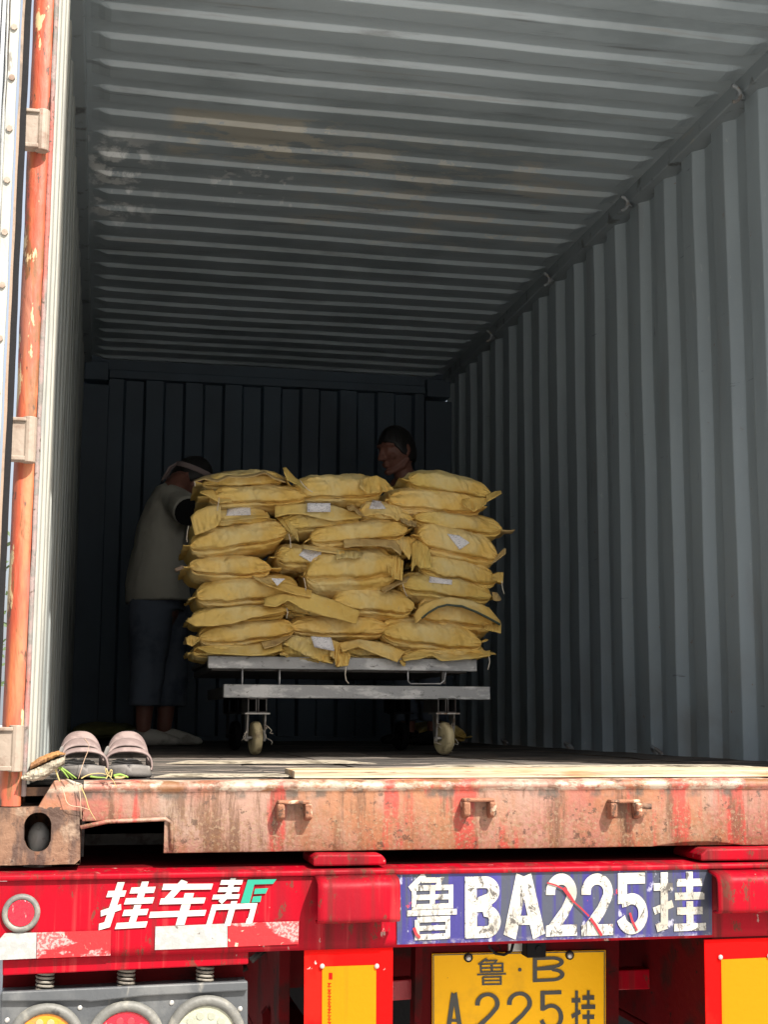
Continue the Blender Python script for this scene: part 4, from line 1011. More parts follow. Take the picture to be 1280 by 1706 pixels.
sack('M2', (468, 874), (598, 866), 44, 'yellow sack with a white label over a dark open fold below the top course', bend=.006, smat=3, seed=30, t0=.02, t1=.02, wr=1.2)
sack('M2b', (600, 852), (688, 866), 44, 'yellow sack with a white label and ragged mouth under the upper right sacks', bend=.010, smat=0, seed=31, t0=.02, t1=.02, wr=1.3)
sack('L2', (350, 828), (512, 826), 42, 'yellow sack with a bow shaped left end just under the top left sack', Y=2.20, bend=.004, smat=0, seed=32, t0=.045, t1=.02, full=5)
sack('R2', (650, 832), (806, 844), 52, 'plump yellow sack with a crumpled right end just under the top right sack', bend=.006, smat=2, seed=33, t0=.015, t1=.02, full=5.4)
sack('L1', (338, 804), (472, 798), 38, 'top left yellow sack with a wavy open mouth', Y=2.24, bend=.004, smat=1, seed=34, t0=.03, t1=.02)
sack('M1', (492, 816), (640, 814), 54, 'top middle yellow sack with a spiked left corner and gathered right end', Y=2.22, bend=.004, smat=0, seed=35, t0=.035, t1=.02, up0=.055, full=5, wr=1.3)
sack('R1', (684, 800), (818, 822), 48, 'top right yellow sack pointed at both ends with the man\'s head behind it', Y=2.22, bend=.010, smat=3, seed=36, t0=.03, t1=.035, up0=.02, up1=.012)

ki = MT['kraft_in']
sheet('L1', [(172, 402), (250, 372), (370, 345), (480, 332), (560, 338), (640, 332), (720, 350), (785, 385)], [(178, 412), (240, 392), (330, 414), (400, 380), (500, 386), (570, 376), (645, 350), (700, 388), (785, 416)], u0=Z1, Y=2.19, Yt=2.34, m=ki)
sheet('L2', [(212, 474), (300, 462), (335, 505), (415, 510)], [(214, 482), (290, 520), (345, 552), (425, 545)], u0=Z1, Y=2.17, m=SM[0])
sheet('L3', [(150, 645), (190, 605), (260, 575), (350, 562)], [(178, 768), (250, 742), (320, 712), (352, 668)], u0=Z1, Y=2.17, Yt=2.20)
sheet('L3', [(350, 640), (480, 632), (600, 618), (660, 612)], [(345, 680), (470, 664), (600, 652), (680, 648)], u0=Z1, Y=2.185, m=SM[1])
sheet('M2', [(712, 568), (800, 562), (950, 556), (1100, 566), (1200, 600), (1290, 625)], [(712, 648), (800, 626), (900, 626), (1000, 652), (1100, 672), (1290, 650)], u0=Z1, Y=2.175, Yt=2.21, m=SM[1])
sheet('M2', [(720, 650), (790, 640), (850, 668)], [(800, 740), (840, 770), (872, 812)], u0=Z1, Y=2.19, m=SM[3], wav=.03)
sheet('M2b', [(70, 575), (110, 562), (150, 600), (185, 615)], [(80, 600), (120, 600), (150, 630), (205, 650)], u0=Z2, Y=2.18, m=ki, wav=.03)
sheet('M2b', [(150, 590), (280, 560), (380, 575), (450, 640)], [(190, 640), (290, 622), (360, 640), (408, 672)], u0=Z2, Y=2.185, m=SM[2])
sheet('M2b', [(425, 655), (460, 648), (540, 680)], [(430, 672), (480, 700), (530, 712)], u0=Z2, Y=2.17, m=ki, wav=.02)
sheet('M4', [(900, 830), (1000, 840), (1150, 850), (1280, 852)], [(905, 855), (1000, 872), (1130, 890), (1280, 900)], u0=Z1, Y=2.18, m=SM[2])
sheet('M4b', [(50, 790), (140, 785), (280, 795), (390, 800), (440, 860)], [(55, 850), (140, 840), (280, 835), (370, 850), (430, 900)], u0=Z2, Y=2.16, m=ki, wav=.02)
sheet('M4b', [(380, 775), (480, 775), (540, 785)], [(400, 840), (450, 880), (488, 930)], u0=Z2, Y=2.20, m=SM[0])
sheet('M5', [(330, 900), (400, 890), (450, 930)], [(350, 1010), (390, 1050), (442, 1060)], u0=(560, 702), Y=2.155, m=SM[0], wav=.022, mm=12)
sheet('M5', [(0, 862), (60, 868), (130, 870), (180, 885)], [(0, 930), (60, 918), (130, 920), (172, 915)], u0=Z2, Y=2.15, m=SM[3], wav=.02)
sheet('R5', [(505, 820), (540, 800), (600, 812), (630, 880)], [(505, 1010), (530, 960), (560, 985), (640, 990)], u0=Z2, Y=2.17, m=SM[3], wav=.02, mm=12)
sheet('L7', [(120, 540), (180, 490), (300, 460), (450, 442), (640, 442), (785, 456)], [(180, 572), (300, 572), (430, 556), (560, 516), (700, 490), (792, 466)], u0=Z3, Y=2.17, Yt=2.20)
sheet('L6', [(560, 240), (690, 275), (800, 290), (960, 335)], [(640, 290), (740, 330), (840, 360), (950, 380)], u0=Z3, Y=2.165, m=SM[2])
sheet('M7', [(640, 388), (720, 365), (800, 350), (960, 352), (1110, 400), (1278, 470)], [(640, 436), (720, 444), (800, 400), (900, 460), (1040, 505), (1160, 530), (1255, 560)], u0=Z3, Y=2.155, Yt=2.19, m=SM[1])
sheet('L9', [(180, 712), (350, 716), (600, 690), (760, 650)], [(262, 750), (430, 762), (560, 770), (650, 765), (760, 735)], u0=Z3, Y=2.17, m=SM[3])
sheet('L8', [(620, 680), (700, 664), (830, 632)], [(640, 722), (720, 702), (800, 652)], u0=Z3, Y=2.165, m=ki)
sheet('L8', [(120, 650), (150, 632), (215, 650)], [(125, 690), (160, 706), (210, 668)], u0=Z3, Y=2.17)
sheet('M9', [(750, 745), (790, 735), (805, 750)], [(745, 765), (780, 768), (800, 765)], u0=Z3, Y=2.16)
sheet('M9', [(830, 640), (950, 650), (1060, 720), (1110, 790)], [(770, 690), (900, 760), (1010, 805), (1100, 822)], u0=Z3, Y=2.165, m=SM[3], wav=.03)
sheet('M9', [(1085, 660), (1140, 680), (1150, 720), (1220, 750)], [(1080, 770), (1110, 790), (1120, 845), (1200, 835)], u0=Z3, Y=2.15, m=SM[0], wav=.025, mm=12)
sheet('M10', [(20, 684), (150, 660), (300, 680), (462, 738)], [(40, 744), (145, 708), (250, 752), (408, 812)], u0=Z4, Y=2.16, m=SM[2])
sheet('R9', [(430, 778), (520, 738), (640, 742), (800, 760), (1030, 735)], [(448, 806), (560, 790), (640, 765), (700, 805), (900, 790), (1030, 770)], u0=Z4, Y=2.17, m=SM[1], wav=.015)
sheet('R9', [(425, 795), (455, 800), (465, 820)], [(425, 810), (445, 835), (460, 838)], u0=Z4, Y=2.15, m=SM[0])
sheet('R7', [(515, 500), (560, 440), (640, 400), (760, 378), (900, 400), (1020, 450), (1095, 540)], [(530, 556), (590, 500), (650, 455), (710, 430), (840, 440), (960, 490), (1100, 562)], u0=Z4, Y=2.165, Yt=2.20, m=SM[2], wav=.006)
string('R7', [(572, 520), (620, 480), (680, 445), (740, 430), (840, 440), (930, 475), (1010, 515), (1095, 562)], u0=Z4, sc=4, Y=2.158, r=.0045, m='sack_green', name='green_piping')
sheet('R7', [(1000, 560), (1060, 555), (1102, 552)], [(985, 592), (1040, 605), (1100, 620)], u0=Z4, Y=2.17)
sheet('R6', [(300, 322), (400, 272), (490, 240)], [(320, 350), (410, 300), (470, 280)], u0=Z4, Y=2.16, m=ki)
sheet('R6', [(1040, 345), (1075, 350), (1102, 392)], [(1050, 400), (1075, 405), (1095, 402)], u0=Z4, Y=2.17, m=ki)
sheet('R5', [(1040, 230), (1080, 212), (1118, 216)], [(1045, 262), (1085, 280), (1112, 284)], u0=Z4, Y=2.165)
sheet('R4', [(1095, 880), (1120, 855), (1134, 858)], [(1035, 960), (1100, 915), (1130, 890)], u0=Z2, Y=2.165, m=ki)
sheet('R2', [(840, 530), (920, 515), (1010, 520)], [(850, 570), (920, 610), (1000, 560)], u0=Z2, Y=2.165, m=SM[2], wav=.022, mm=12)
sheet('R1', [(1000, 500), (1060, 475), (1100, 470)], [(1005, 545), (1060, 515), (1104, 488)], u0=Z2, Y=2.17)
sheet('M1', [(765, 320), (785, 315), (850, 385), (930, 440)], [(775, 350), (795, 400), (860, 430), (910, 465)], u0=Z1, Y=2.17, m=SM[3])
sheet('M1', [(160, 400), (200, 380), (270, 370), (330, 400)], [(160, 450), (210, 490), (300, 480), (385, 462)], u0=Z2, Y=2.18, m=SM[0], wav=.025, mm=12)
label_on('L3', ((380, 844), (417, 843), (418, 858), (377, 859)))
label_on('M2b', ((621, 833), (632, 832), (644, 848), (615, 848)))
label_on('M4', ((505, 911), (530, 917), (538, 934), (520, 943)) if False else ((510, 911), (536, 919), (530, 943), (498, 925)))
label_on('R4', ((745, 889), (765, 892), (783, 904), (766, 916)))
label_on('R6', ((716, 960), (754, 966), (753, 974), (715, 970)))
rc = SACKS['M2'][0]
MB().grid([[at(x+u*0, y, 2.168+.004*nz(x*.1, y*.1)) for x in (512, 520, 530, 540, 551)] for y, u in ((838, 0), (845, 0), (853, 0))]).build('printed_label', MT['label'], rc, smooth=True, solid=.001)
MB().grid([[at(lerp(518, 552, k/4)+j*1.5, lerp(1060, 1062, k/4)+j*4.5+k*1.2*(j/4), 2.150) for k in range(5)] for j in range(5)]).build('printed_label', MT['label'], SACKS['M9'][0], smooth=True, solid=.001)
MB().quad([at(452, 963, 2.15), at(475, 964, 2.15), at(462, 976, 2.15)]).build('printed_label', MT['label'], SACKS['L6'][0], solid=.001)
string('L1', [(175, 408), (180, 425), (178, 440)], u0=Z1, sc=4)
string('L2', [(340, 515), (338, 545), (330, 580), (330, 605)], u0=Z1, sc=4)
string('L3', [(136, 705), (128, 750), (124, 790), (128, 812)], u0=Z1, sc=4)
string('M1', [(880, 400), (900, 430), (930, 460), (965, 480)], u0=Z1, sc=4, Y=2.165)
string('L4', [(805, 760), (815, 800), (818, 850)], u0=Z1, sc=4, Y=2.155)
string('L6', [(905, 250), (915, 290), (918, 335)], u0=Z3, sc=4, Y=2.14)
string('L7', [(790, 450), (798, 480), (790, 520)], u0=Z3, sc=4, Y=2.14)
string('M9', [(1186, 845), (1182, 890), (1186, 930), (1205, 955)], u0=Z3, sc=4, Y=2.14, r=.0022)
string('R9', [(1020, 775), (1026, 810), (1018, 840), (1012, 862)], u0=Z4, sc=4, Y=2.15, r=.002)
string('R6', [(445, 290), (455, 330), (475, 375)], u0=Z4, sc=4, Y=2.14)
string('R5', [(1105, 270), (1110, 320), (1122, 358)], u0=Z4, sc=4, Y=2.14)
string('L5', [(45, 200), (70, 192), (100, 176)], u0=Z3, sc=4, Y=2.17, r=.008, m='tan', name='end_tag')
# sacks lying on the container floor far behind the cart
sack('F1', (700, 1228), (778, 1228), 30, 'dim yellow sack lying on the container floor behind the right cart wheel', Y=4.3, dep=.45, bend=.03, smat=3, seed=51, group='sacks on the container floor')
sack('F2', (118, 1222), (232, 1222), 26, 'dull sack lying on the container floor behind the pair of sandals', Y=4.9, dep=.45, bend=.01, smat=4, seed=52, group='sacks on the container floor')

# ------------------------------------------------------------------ cart
K = root('platform_cart', 'steel platform cart on nylon castors carrying the stack of yellow sacks', 'cart', (1.13, 2.7, 0))
def beamx(x0p, x1p, yt, yb, Y, dep, name, m, par=K, dy=0):
    a_, b_ = at(x0p, yt, Y), at(x1p, yt+dy, Y); c_ = at(x0p, yb, Y)
    h = a_.z-c_.z
    o = MB(); o.hexa([(a_.x, Y, a_.z), (b_.x, Y, a_.z), (b_.x, Y, a_.z-h), (a_.x, Y, a_.z-h)], [(a_.x, Y+dep, a_.z), (b_.x, Y+dep, a_.z), (b_.x, Y+dep, a_.z-h), (a_.x, Y+dep, a_.z-h)])
    return o.build(name, m, par, bevel=.003)
up = beamx(347, 795, 1092, 1113, 2.205, .045, 'deck_rail', MT['gal'])
lo = beamx(373, 817, 1139.5, 1162, 2.17, .05, 'base_rail', MT['gal'])
a_ = at(350, 1096, 2.2); b_ = at(792, 1096, 2.2)
q = MB()
for k in range(9):
    y = 2.256+k*.115; q.box(a_.x, b_.x, y, y+.10, a_.z-.012, a_.z+.004)
q.build('deck_slats', MT['cart_dark'], K, bevel=.002)
q = MB(); q.box(a_.x+.01, b_.x-.02, 2.255, 3.28, a_.z-.045, a_.z-.018); q.build('deck_frame', MT['cart_dark'], K, bevel=.002)
beamx(347, 795, 1094, 1113, 3.26, .045, 'deck_rail', MT['gal']); 
la, lb = at(376, 1150, 2.17), at(814, 1150, 2.17)
for xx in (la.x+.01, lb.x-.06):
    q = MB(); q.box(xx, xx+.045, 2.225, 3.2, la.z-.022, la.z+.020); q.build('side_rail', MT['cart_dark'], K, bevel=.002)
beamx(373, 817, 1139.5, 1160, 3.2, .05, 'base_rail', MT['gal'])
for px in (404, 466):
    t_ = at(px, 1113, 2.24); b__ = at(px, 1140, 2.24); MB().box(t_.x-.002, t_.x+.002, 2.23, 2.27, b__.z, t_.z).build('strut', MT['gal'], K)
q = MB(); q.tube([at(680, 1113, 2.22), at(680, 1134, 2.22), at(684, 1139, 2.22), at(734, 1139, 2.22), at(741, 1133, 2.22), at(744, 1114, 2.22)], .0028, 8); q.build('strap_loop', MT['gal'], K, smooth=True)
q = MB(); t_ = at(738, 1113, 2.23); b__ = at(738, 1139, 2.23); q.box(t_.x-.004, t_.x+.010, 2.225, 2.26, b__.z, t_.z); q.build('strut', MT['cart_dark'], K)
def caster(px, Y, back=False):  # back castors are coloured black to stand for shade under the cart
    c = at(px, 1205, Y); zt = at(px, 1163, Y).z; zb = at(px, 1187, Y).z
    cs = MB()
    for s_ in (-1, 1):     # two open tube ends seen end-on
        x0 = c.x+s_*.019-.0165; x1 = x0+.033
        for k in (0, 1, 2, 3):
            pass
        w_ = .0035
        cs.box(x0, x1, Y-.03, Y+.22, zt-w_, zt); cs.box(x0, x1, Y-.03, Y+.22, zb, zb+w_)
        cs.box(x0, x0+w_, Y-.03, Y+.22, zb+w_+.0002, zt-w_-.0002); cs.box(x1-w_, x1, Y-.03, Y+.22, zb+w_+.0002, zt-w_-.0002)
    bk = cs.build('castor_mount', MT['black_plastic_and_shade' if back else 'cart_dark'], K)
    MB().box(c.x-.046, c.x+.046, Y-.045, Y+.09, zb-.006, zb-.0005).build('mount_plate', MT['black_plastic_and_shade' if back else 'steel'], bk)
    r = .062; wz = r+.001; wy = Y+.02; zf = zb-.006
    for s_ in (-1, 1):
        fx = c.x+s_*.033
        MB().hexa([(fx-.0035, wy-.035, zf), (fx+.0035, wy-.035, zf), (fx+.0035, wy-.014, wz-.012), (fx-.0035, wy-.014, wz-.012)], [(fx-.0035, wy+.045, zf), (fx+.0035, wy+.045, zf), (fx+.0035, wy+.018, wz-.012), (fx-.0035, wy+.018, wz-.012)]).build('castor_fork', MT['black_plastic_and_shade' if back else 'steel'], bk)
    yaw_ = R(8 if px < 600 else 16)
    prof = [(.010, -.015), (.050, -.0165), (.058, -.014), (.0615, -.008), (.0625, 0), (.0615, .008), (.058, .014), (.050, .0165), (.010, .015)]
    rows = []
    for (rr, xx) in prof:
        row = []
        for j in range(40):
            t = 2*PI*j/40; y, z = rr*math.cos(t), rr*math.sin(t); x = xx
            row.append((c.x+x*math.cos(yaw_)-y*math.sin(yaw_), wy+x*math.sin(yaw_)+y*math.cos(yaw_), wz+z))
        rows.append(row)
    w_ = MB().grid(rows, True).build('castor_wheel', MT['black_plastic_and_shade' if back else 'wheel'], bk, smooth=True)
    MB().cyl((c.x-.040, wy, wz), (c.x+.040, wy, wz), .007, 12).build('axle_bolt', MT['black_plastic_and_shade' if back else 'steel'], bk)
    if not back:
        rn = random.Random(int(px)); o = MB()
        for k in range(5):
            x = c.x+rn.choice((-.036, .036)); p = [Vector((x, wy-.02, wz+rn.uniform(-.0, .06)))]
            for q_ in range(6): p.append(p[-1]+Vector((rn.uniform(-.014, .014), rn.uniform(-.004, .004), rn.uniform(-.018, .004))))
            o.tube(p, .0012, 5)
        o.build('tangled_thread', MT['thread'], bk, smooth=True)
caster(427, 2.20); caster(742, 2.20)
for px in (427, 742):
    wx = at(px, 1205, 2.2).x
    ppx = min(range(200, 900), key=lambda q: abs(at(q, 1205, 3.0).x-wx)); caster(ppx, 3.0, True)

# ------------------------------------------------------------------ people
def hand(o, wrist, dirv, palm, size=1.0, side=1):
    """palm and five curled fingers as chains joined to the arm"""
    d = Vector(dirv).normalized(); n_ = Vector(palm).normalized(); s_ = d.cross(n_).normalized()*side
    wr_ = Vector(wrist); pc = wr_+d*.05*size
    o.tube([wr_, pc, wr_+d*.085*size], [(.024*size, .016*size), (.038*size, .015*size), (.036*size, .012*size)], 12, ref=s_, round_=True)
    for k, (off, ln) in enumerate(((-.030, .062), (-.010, .074), (.011, .070), (.030, .055))):
        b = wr_+d*.086*size+s_*off*size; p = [b-d*.02, b]; cur = 0; dd = d
        for q in range(3):
            cur += R(22+6*k); dd = (d*math.cos(cur)+n_*math.sin(cur)); p.append(p[-1]+dd*ln*size*(.42, .33, .25)[q])
        o.tube(p, [.009*size, .009*size, .0085*size, .0078*size, .0065*size], 8, round_=True)
    t0_ = wr_+d*.025*size-s_*.022*size
    o.tube([t0_, t0_+(d*.6-s_*.8).normalized()*.035*size, t0_+(d*.8-s_*.7).normalized()*.06*size+n_*.012, t0_+(d*.95-s_*.55).normalized()*.078*size+n_*.022], [.012*size, .0105*size, .009*size, .0075*size], 8, round_=True)
def headgeo(o, c, Mh, k=1.0):
    """local x forward, y left, z up"""
    Mh3 = Mh.to_3x3()
    def fn(d, p):
        q = Vector(p)
        if d.z < 0: q.y *= 1-.30*(-d.z)**1.4; q.x *= 1-.10*(-d.z)**2 if d.x > 0 else 1-.28*(-d.z)
        if d.x > .2: q.x *= 1-.05*max(d.z, 0)
        if d.x < 0 and d.z > 0: q.x *= 1.06
        q.y *= 1-.10*max(d.x, 0)
        return q
    o.ball(c, .098*k, .077*k, .122*k, 22, fn, Mh3)
    def P_(x, y, z): return Vector(c)+Mh3 @ Vector((x*k, y*k, z*k))
    o.tube([P_(.090, 0, .022), P_(.104, 0, -.004), P_(.116, 0, -.026)], [.0095*k, .0115*k, .0145*k], 10, round_=True)
    for s_ in (-1, 1):
        o.ball(P_(.103, .011*s_, -.030), .010*k, n=8)
        o.tube([P_(.090, .012*s_, .034), P_(.084, .036*s_, .038), P_(.066, .056*s_, .032)], [.0105*k, .0115*k, .010*k], 8, round_=True)
        o.ball(P_(.066, .038*s_, -.022), .022*k, .020*k, .018*k, 10)
        o.ball(P_(.080, .030*s_, .010), .011*k, n=8)
        o.ball(P_(-.006, .078*s_, .000), .018*k, .009*k, .031*k, 10, mw=Mh3)
        o.ball(P_(-.000, .080*s_, -.022), .011*k, .008*k, .012*k, 8, mw=Mh3)
    o.ball(P_(.090, 0, -.056), .014*k, .024*k, .0062*k, 10, mw=Mh3)
    o.ball(P_(.087, 0, -.069), .014*k, .020*k, .0070*k, 10, mw=Mh3)
    o.ball(P_(.078, 0, -.100), .020*k, .024*k, .017*k, 10, mw=Mh3)
    o.tube([P_(.074, .0, -.104), P_(.02, .054, -.078), P_(-.010, .062, -.040)], [.014*k, .016*k, .016*k], 8, round_=True)
    o.tube([P_(.074, .0, -.104), P_(.02, -.054, -.078), P_(-.010, -.062, -.040)], [.014*k, .016*k, .016*k], 8, round_=True)
    return P_
def orient(fwd, upv):
    f = Vector(fwd).normalized(); u = Vector(upv); u = (u-f*u.dot(f)).normalized(); l = u.cross(f)
    return Matrix(((f.x, l.x, u.x), (f.y, l.y, u.y), (f.z, l.z, u.z))).to_4x4()
def hairgeo(c, Mh, k=1.0, front=.045, low=-.03):
    o = MB(); Mh3 = Mh.to_3x3(); rows = []
    for i in range(15):
        t = PI*.5*i/14*1.32
        row = []
        for j in range(40):
            q = 2*PI*j/40
            d = Vector((math.sin(t)*math.cos(q), math.sin(t)*math.sin(q), math.cos(t)))
            r_ = Vector((d.x*.105, d.y*.083, d.z*.131))
            # hairline: high over the face, low on the nape
            fz = lerp(low, front, max(0, d.x)**.7 if d.x > 0 else 0)
            if -.1 < d.x < .38 and abs(d.y) > .45: fz = lerp(fz, -.02, .6)
            if d.x < -.1: fz = low-.04*(-d.x)
            fz += .010*nz(j*.55, front*90)+.004*nz(j*2.3)
            if r_.z < fz:
                r_.z = fz; r_ *= .985
                if r_.x > 0 and front > .02: r_.x *= .97
            r_ += d*.003*nz(j*1.9, i*1.3)
            row.append(Vector(c)+Mh3 @ (r_*k))
        rows.append(row)
    return o.grid(rows, True)
def W(px, py, Y, dy=0): p = at(px, py, Y); return Vector((p.x, Y+dy, p.z))

# man at the left, bent over the stack, seen from his right-hand side
YM = 3.95
pr1 = root('person', 'person bending over left of the sacks in headband, grey shirt, dark trousers and white shoes', 'person', tuple(W(262, 1246, YM)*1.0))
o = MB()
hip = W(262, 1005, YM); ch = W(272, 885, YM); shd = W(288, 838, YM); nk = W(304, 818, YM); hd = W(318, 800, YM)
o.tube([hip, W(264, 950, YM), ch, shd], [(.115, .155), (.105, .135), (.120, .160), (.085, .175)], 20, ref=(1, 0, 0), round_=True)
o.tube([shd, nk, hd], [.062, .052, .050], 14, round_=True)
Mh1 = orient((.80, -.25, -.42), (.42, 0, .85)); P1 = headgeo(o, hd, Mh1, .98)
fl = W(0, 1240, YM).z*0
for (hx_, dy_, kx, ax, tx_) in ((-.00, -.085, 244, 237, 282), (.02, .085, 284, 274, 318)):
    h0 = hip+Vector((hx_, dy_, -.02)); kn = W(kx, 1122, YM, dy_); an = W(ax, 1232, YM, dy_); an.z = .085
    o.tube([h0, kn, an], [(.088, .088), (.058, .058), (.036, .038)], 14, ref=(1, 0, 0), round_=True)
    to = Vector((W(tx_, 1240, YM).x, YM+dy_, .030))
    o.tube([an+Vector((-.03, 0, -.045)), an+Vector((.05, 0, -.045)), to], [(.034, .032), (.036, .030), (.040, .018)], 12, ref=(0, 1, 0), round_=True)
for sgn_ in (-1, 1):
    s0 = shd+Vector((.01, sgn_*.15, -.005)); el = W(350, 900, YM-.06, sgn_*.22); wr_ = W(405, 872, YM, sgn_*.14)
    o.tube([s0, s0.lerp(el, .5)+Vector((0, 0, -.01)), el, wr_], [.052, .045, .038, .026], 12, round_=True)
    hand(o, wr_, (wr_-el), (0, 0, -1), 1.0, sgn_)
body1 = o.build('body', MT['skin'], pr1, smooth=True, remesh=.0055)
hb_ = hairgeo(hd, Mh1, .98); hb_.build('hair', MT['hair'], pr1, smooth=True, solid=.006)
b = MB(); rows = []; m3 = Mh1.to_3x3()
for i in range(5):
    z = .034+.026*i/4
    rows.append([hd+m3 @ Vector(((.107+.002*math.sin(j))*math.cos(2*PI*j/40), (.084+.002*math.sin(2*j))*math.sin(2*PI*j/40), z+.010*math.cos(2*PI*j/40))) for j in range(40)])
b.grid(rows, True)
for (dy_, dz_) in ((-.012, -.075), (.012, -.055)):
    b.tube([hd+m3 @ Vector((-.100, -.030, .035)), hd+m3 @ Vector((-.116, -.030+dy_, .0)), hd+m3 @ Vector((-.112, -.03+dy_*2, dz_))], [(.014, .005)]*3, 8, ref=(0, 1, 0))
b.build('headband', MT['band'], pr1, smooth=True, solid=.004)
o = MB()
hem = W(262, 1010, YM)
o.tube([W(263, 1004, YM), W(262, 975, YM), W(266, 930, YM), W(272, 885, YM), W(280, 850, YM), W(288, 826, YM), W(300, 812, YM)],
       [(.163, .225), (.158, .218), (.145, .205), (.135, .205), (.120, .205), (.092, .165), (.055, .080)], 40, ref=(1, 0, 0), caps=True)
for sgn_ in (-1, 1):
    s0 = shd+Vector((.0, sgn_*.140, .004)); e1 = W(309, 862, YM-.12*(sgn_ < 0), sgn_*.20)
    o.tube([s0-Vector((.02, 0, 0)), s0.lerp(e1, .45), e1], [.072, .074, .078], 20)
sh_ = o.build('shirt', MT['shirt'], pr1, smooth=True, remesh=.008)
tex = bpy.data.textures.new('cloth_folds', 'CLOUDS'); tex.noise_scale = .16; tex.noise_depth = 3
md = sh_.modifiers.new('folds', 'DISPLACE'); md.texture = tex; md.strength = .030; md.texture_coords = 'LOCAL'
# black disc over the sleeve end, standing for the shade inside
e1 = W(309, 862, YM-.12, -.20); e0 = shd+Vector((.0, -.140, .004)); dr = (e1-e0).normalized()
MB().tube([e1+dr*.004, e1+dr*.006], [.068, .068], 20).build('sleeve_shade', MT['rubber_and_shade'], pr1)
o = MB()
for (dy_, kx, ax, hx_) in ((-.085, 246, 240, -.025), (.085, 288, 283, .03)):
    h0 = hip+Vector((hx_, dy_*.9, .02)); kn = W(kx, 1100, YM, dy_); an = W(ax, 1176, YM, dy_)
    o.tube([h0, h0.lerp(kn, .5), kn, an], [(.118, .120), (.105, .105), (.088, .095), (.080, .092)], 24, ref=(1, 0, 0))
o.tube([hip+Vector((0, 0, .07)), hip+Vector((0, 0, -.04))], [(.128, .17), (.135, .18)], 24, ref=(1, 0, 0))
tr = o.build('trousers', MT['trouser'], pr1, smooth=True, remesh=.008)
md = tr.modifiers.new('folds', 'DISPLACE'); md.texture = tex; md.strength = .028; md.texture_coords = 'LOCAL'
for (ax, tx_, dy_) in ((237, 284, -.085), (274, 322, .085)):
    an = W(ax, 1232, YM, dy_); tz = W(tx_, 1240, YM).x; b = MB()
    b.tube([(an.x-.040, YM+dy_, .040), (an.x+.045, YM+dy_, .042), (tz-.03, YM+dy_, .034), (tz+.012, YM+dy_, .026)], [(.043, .040), (.045, .042), (.050, .032), (.040, .022)], 20, ref=(0, 1, 0), round_=True)
    s__ = b.build('shoe', MT['shoe'], pr1, smooth=True)
    for v in s__.data.vertices:
        if v.co.z+WM[s__].z < .004: v.co.z = .004-WM[s__].z

# man at the right behind the sacks: head and collar show
YN = 4.25
hd = W(662, 752, YN)
pr2 = root('person', 'dark haired person looking down behind the top right sacks, only head and collar showing', 'person', (hd.x+.02, YN, 0))
o = MB(); Mh2 = orient((-.86, -.42, -.20), (-.10, -.05, 1)); P2 = headgeo(o, hd, Mh2, 1.08)
nk = hd+Vector((.05, .02, -.15)); shd = nk+Vector((.03, .02, -.11)); ch = Vector((shd.x+.02, YN+.03, shd.z-.20)); hip = Vector((shd.x+.06, YN+.02, .90))
lat = Vector((.62, -.72, 0)).normalized()
o.tube([hd+Vector((.018, .006, -.05)), nk, shd], [.056, .054, .066], 16, round_=True)
o.tube([shd, ch, (ch+hip)/2, hip], [(.165, .080), (.165, .115), (.140, .105), (.155, .120)], 20, ref=lat, round_=True)
for s_ in (-1, 1):
    h0 = hip+lat*.085*s_+Vector((0, 0, -.04)); kn = Vector((h0.x-.02, h0.y-.02, .48)); an = Vector((h0.x, h0.y, .08))
    o.tube([h0, kn, an], [.085, .056, .036], 12, round_=True)
    o.tube([an+Vector((.02, .02, -.045)), an+Vector((-.10, -.08, -.055))], [(.036, .030), (.040, .018)], 10, ref=lat, round_=True)
    s0 = shd+lat*.175*s_+Vector((0, 0, -.02)); el = s0+Vector((-.10, -.10, -.27)); wr_ = el+Vector((-.17, -.15, .02))
    o.tube([s0, el, wr_], [.050, .038, .026], 12, round_=True); hand(o, wr_, wr_-el, (0, 0, -1), 1.0, s_)
o.build('body', MT['skin'], pr2, smooth=True, remesh=.0055)
for s_ in (-1, 1):
    h0 = hip+lat*.085*s_; b = MB()
    b.tube([Vector((h0.x+.03, h0.y+.03, .042)), Vector((h0.x-.04, h0.y-.03, .040)), Vector((h0.x-.13, h0.y-.10, .030))], [(.046, .040), (.050, .036), (.044, .024)], 18, ref=lat, round_=True)
    b.build('shoe', MT['rubber_and_shade'], pr2, smooth=True)  # shoes added in black so the feet stay dark under the cart
hairgeo(hd, Mh2, 1.08, .060, -.050).build('hair', MT['hair'], pr2, smooth=True, solid=.004)
o = MB(); o.tube([nk+Vector((.005, .002, -.035)), shd+Vector((0, 0, -.005)), ch, (ch+hip)/2, hip+Vector((0, 0, -.02))], [(.072, .066), (.175, .095), (.182, .130), (.165, .125), (.170, .135)], 28, ref=lat)
for s_ in (-1, 1):
    s0 = shd+lat*.165*s_+Vector((0, 0, -.02)); el = s0+Vector((-.05, -.05, -.16)); o.tube([s0, el], [.066, .070], 16, round_=True)
o.build('shirt', MT['collar'], pr2, smooth=True, remesh=.009)
o = MB()
for s_ in (-1, 1):
    h0 = hip+lat*.085*s_; o.tube([h0+Vector((0, 0, .02)), Vector((h0.x-.02, h0.y-.02, .48)), Vector((h0.x, h0.y, .13))], [.105, .080, .070], 18)
o.build('trousers', MT['trouser'], pr2, smooth=True, remesh=.009)

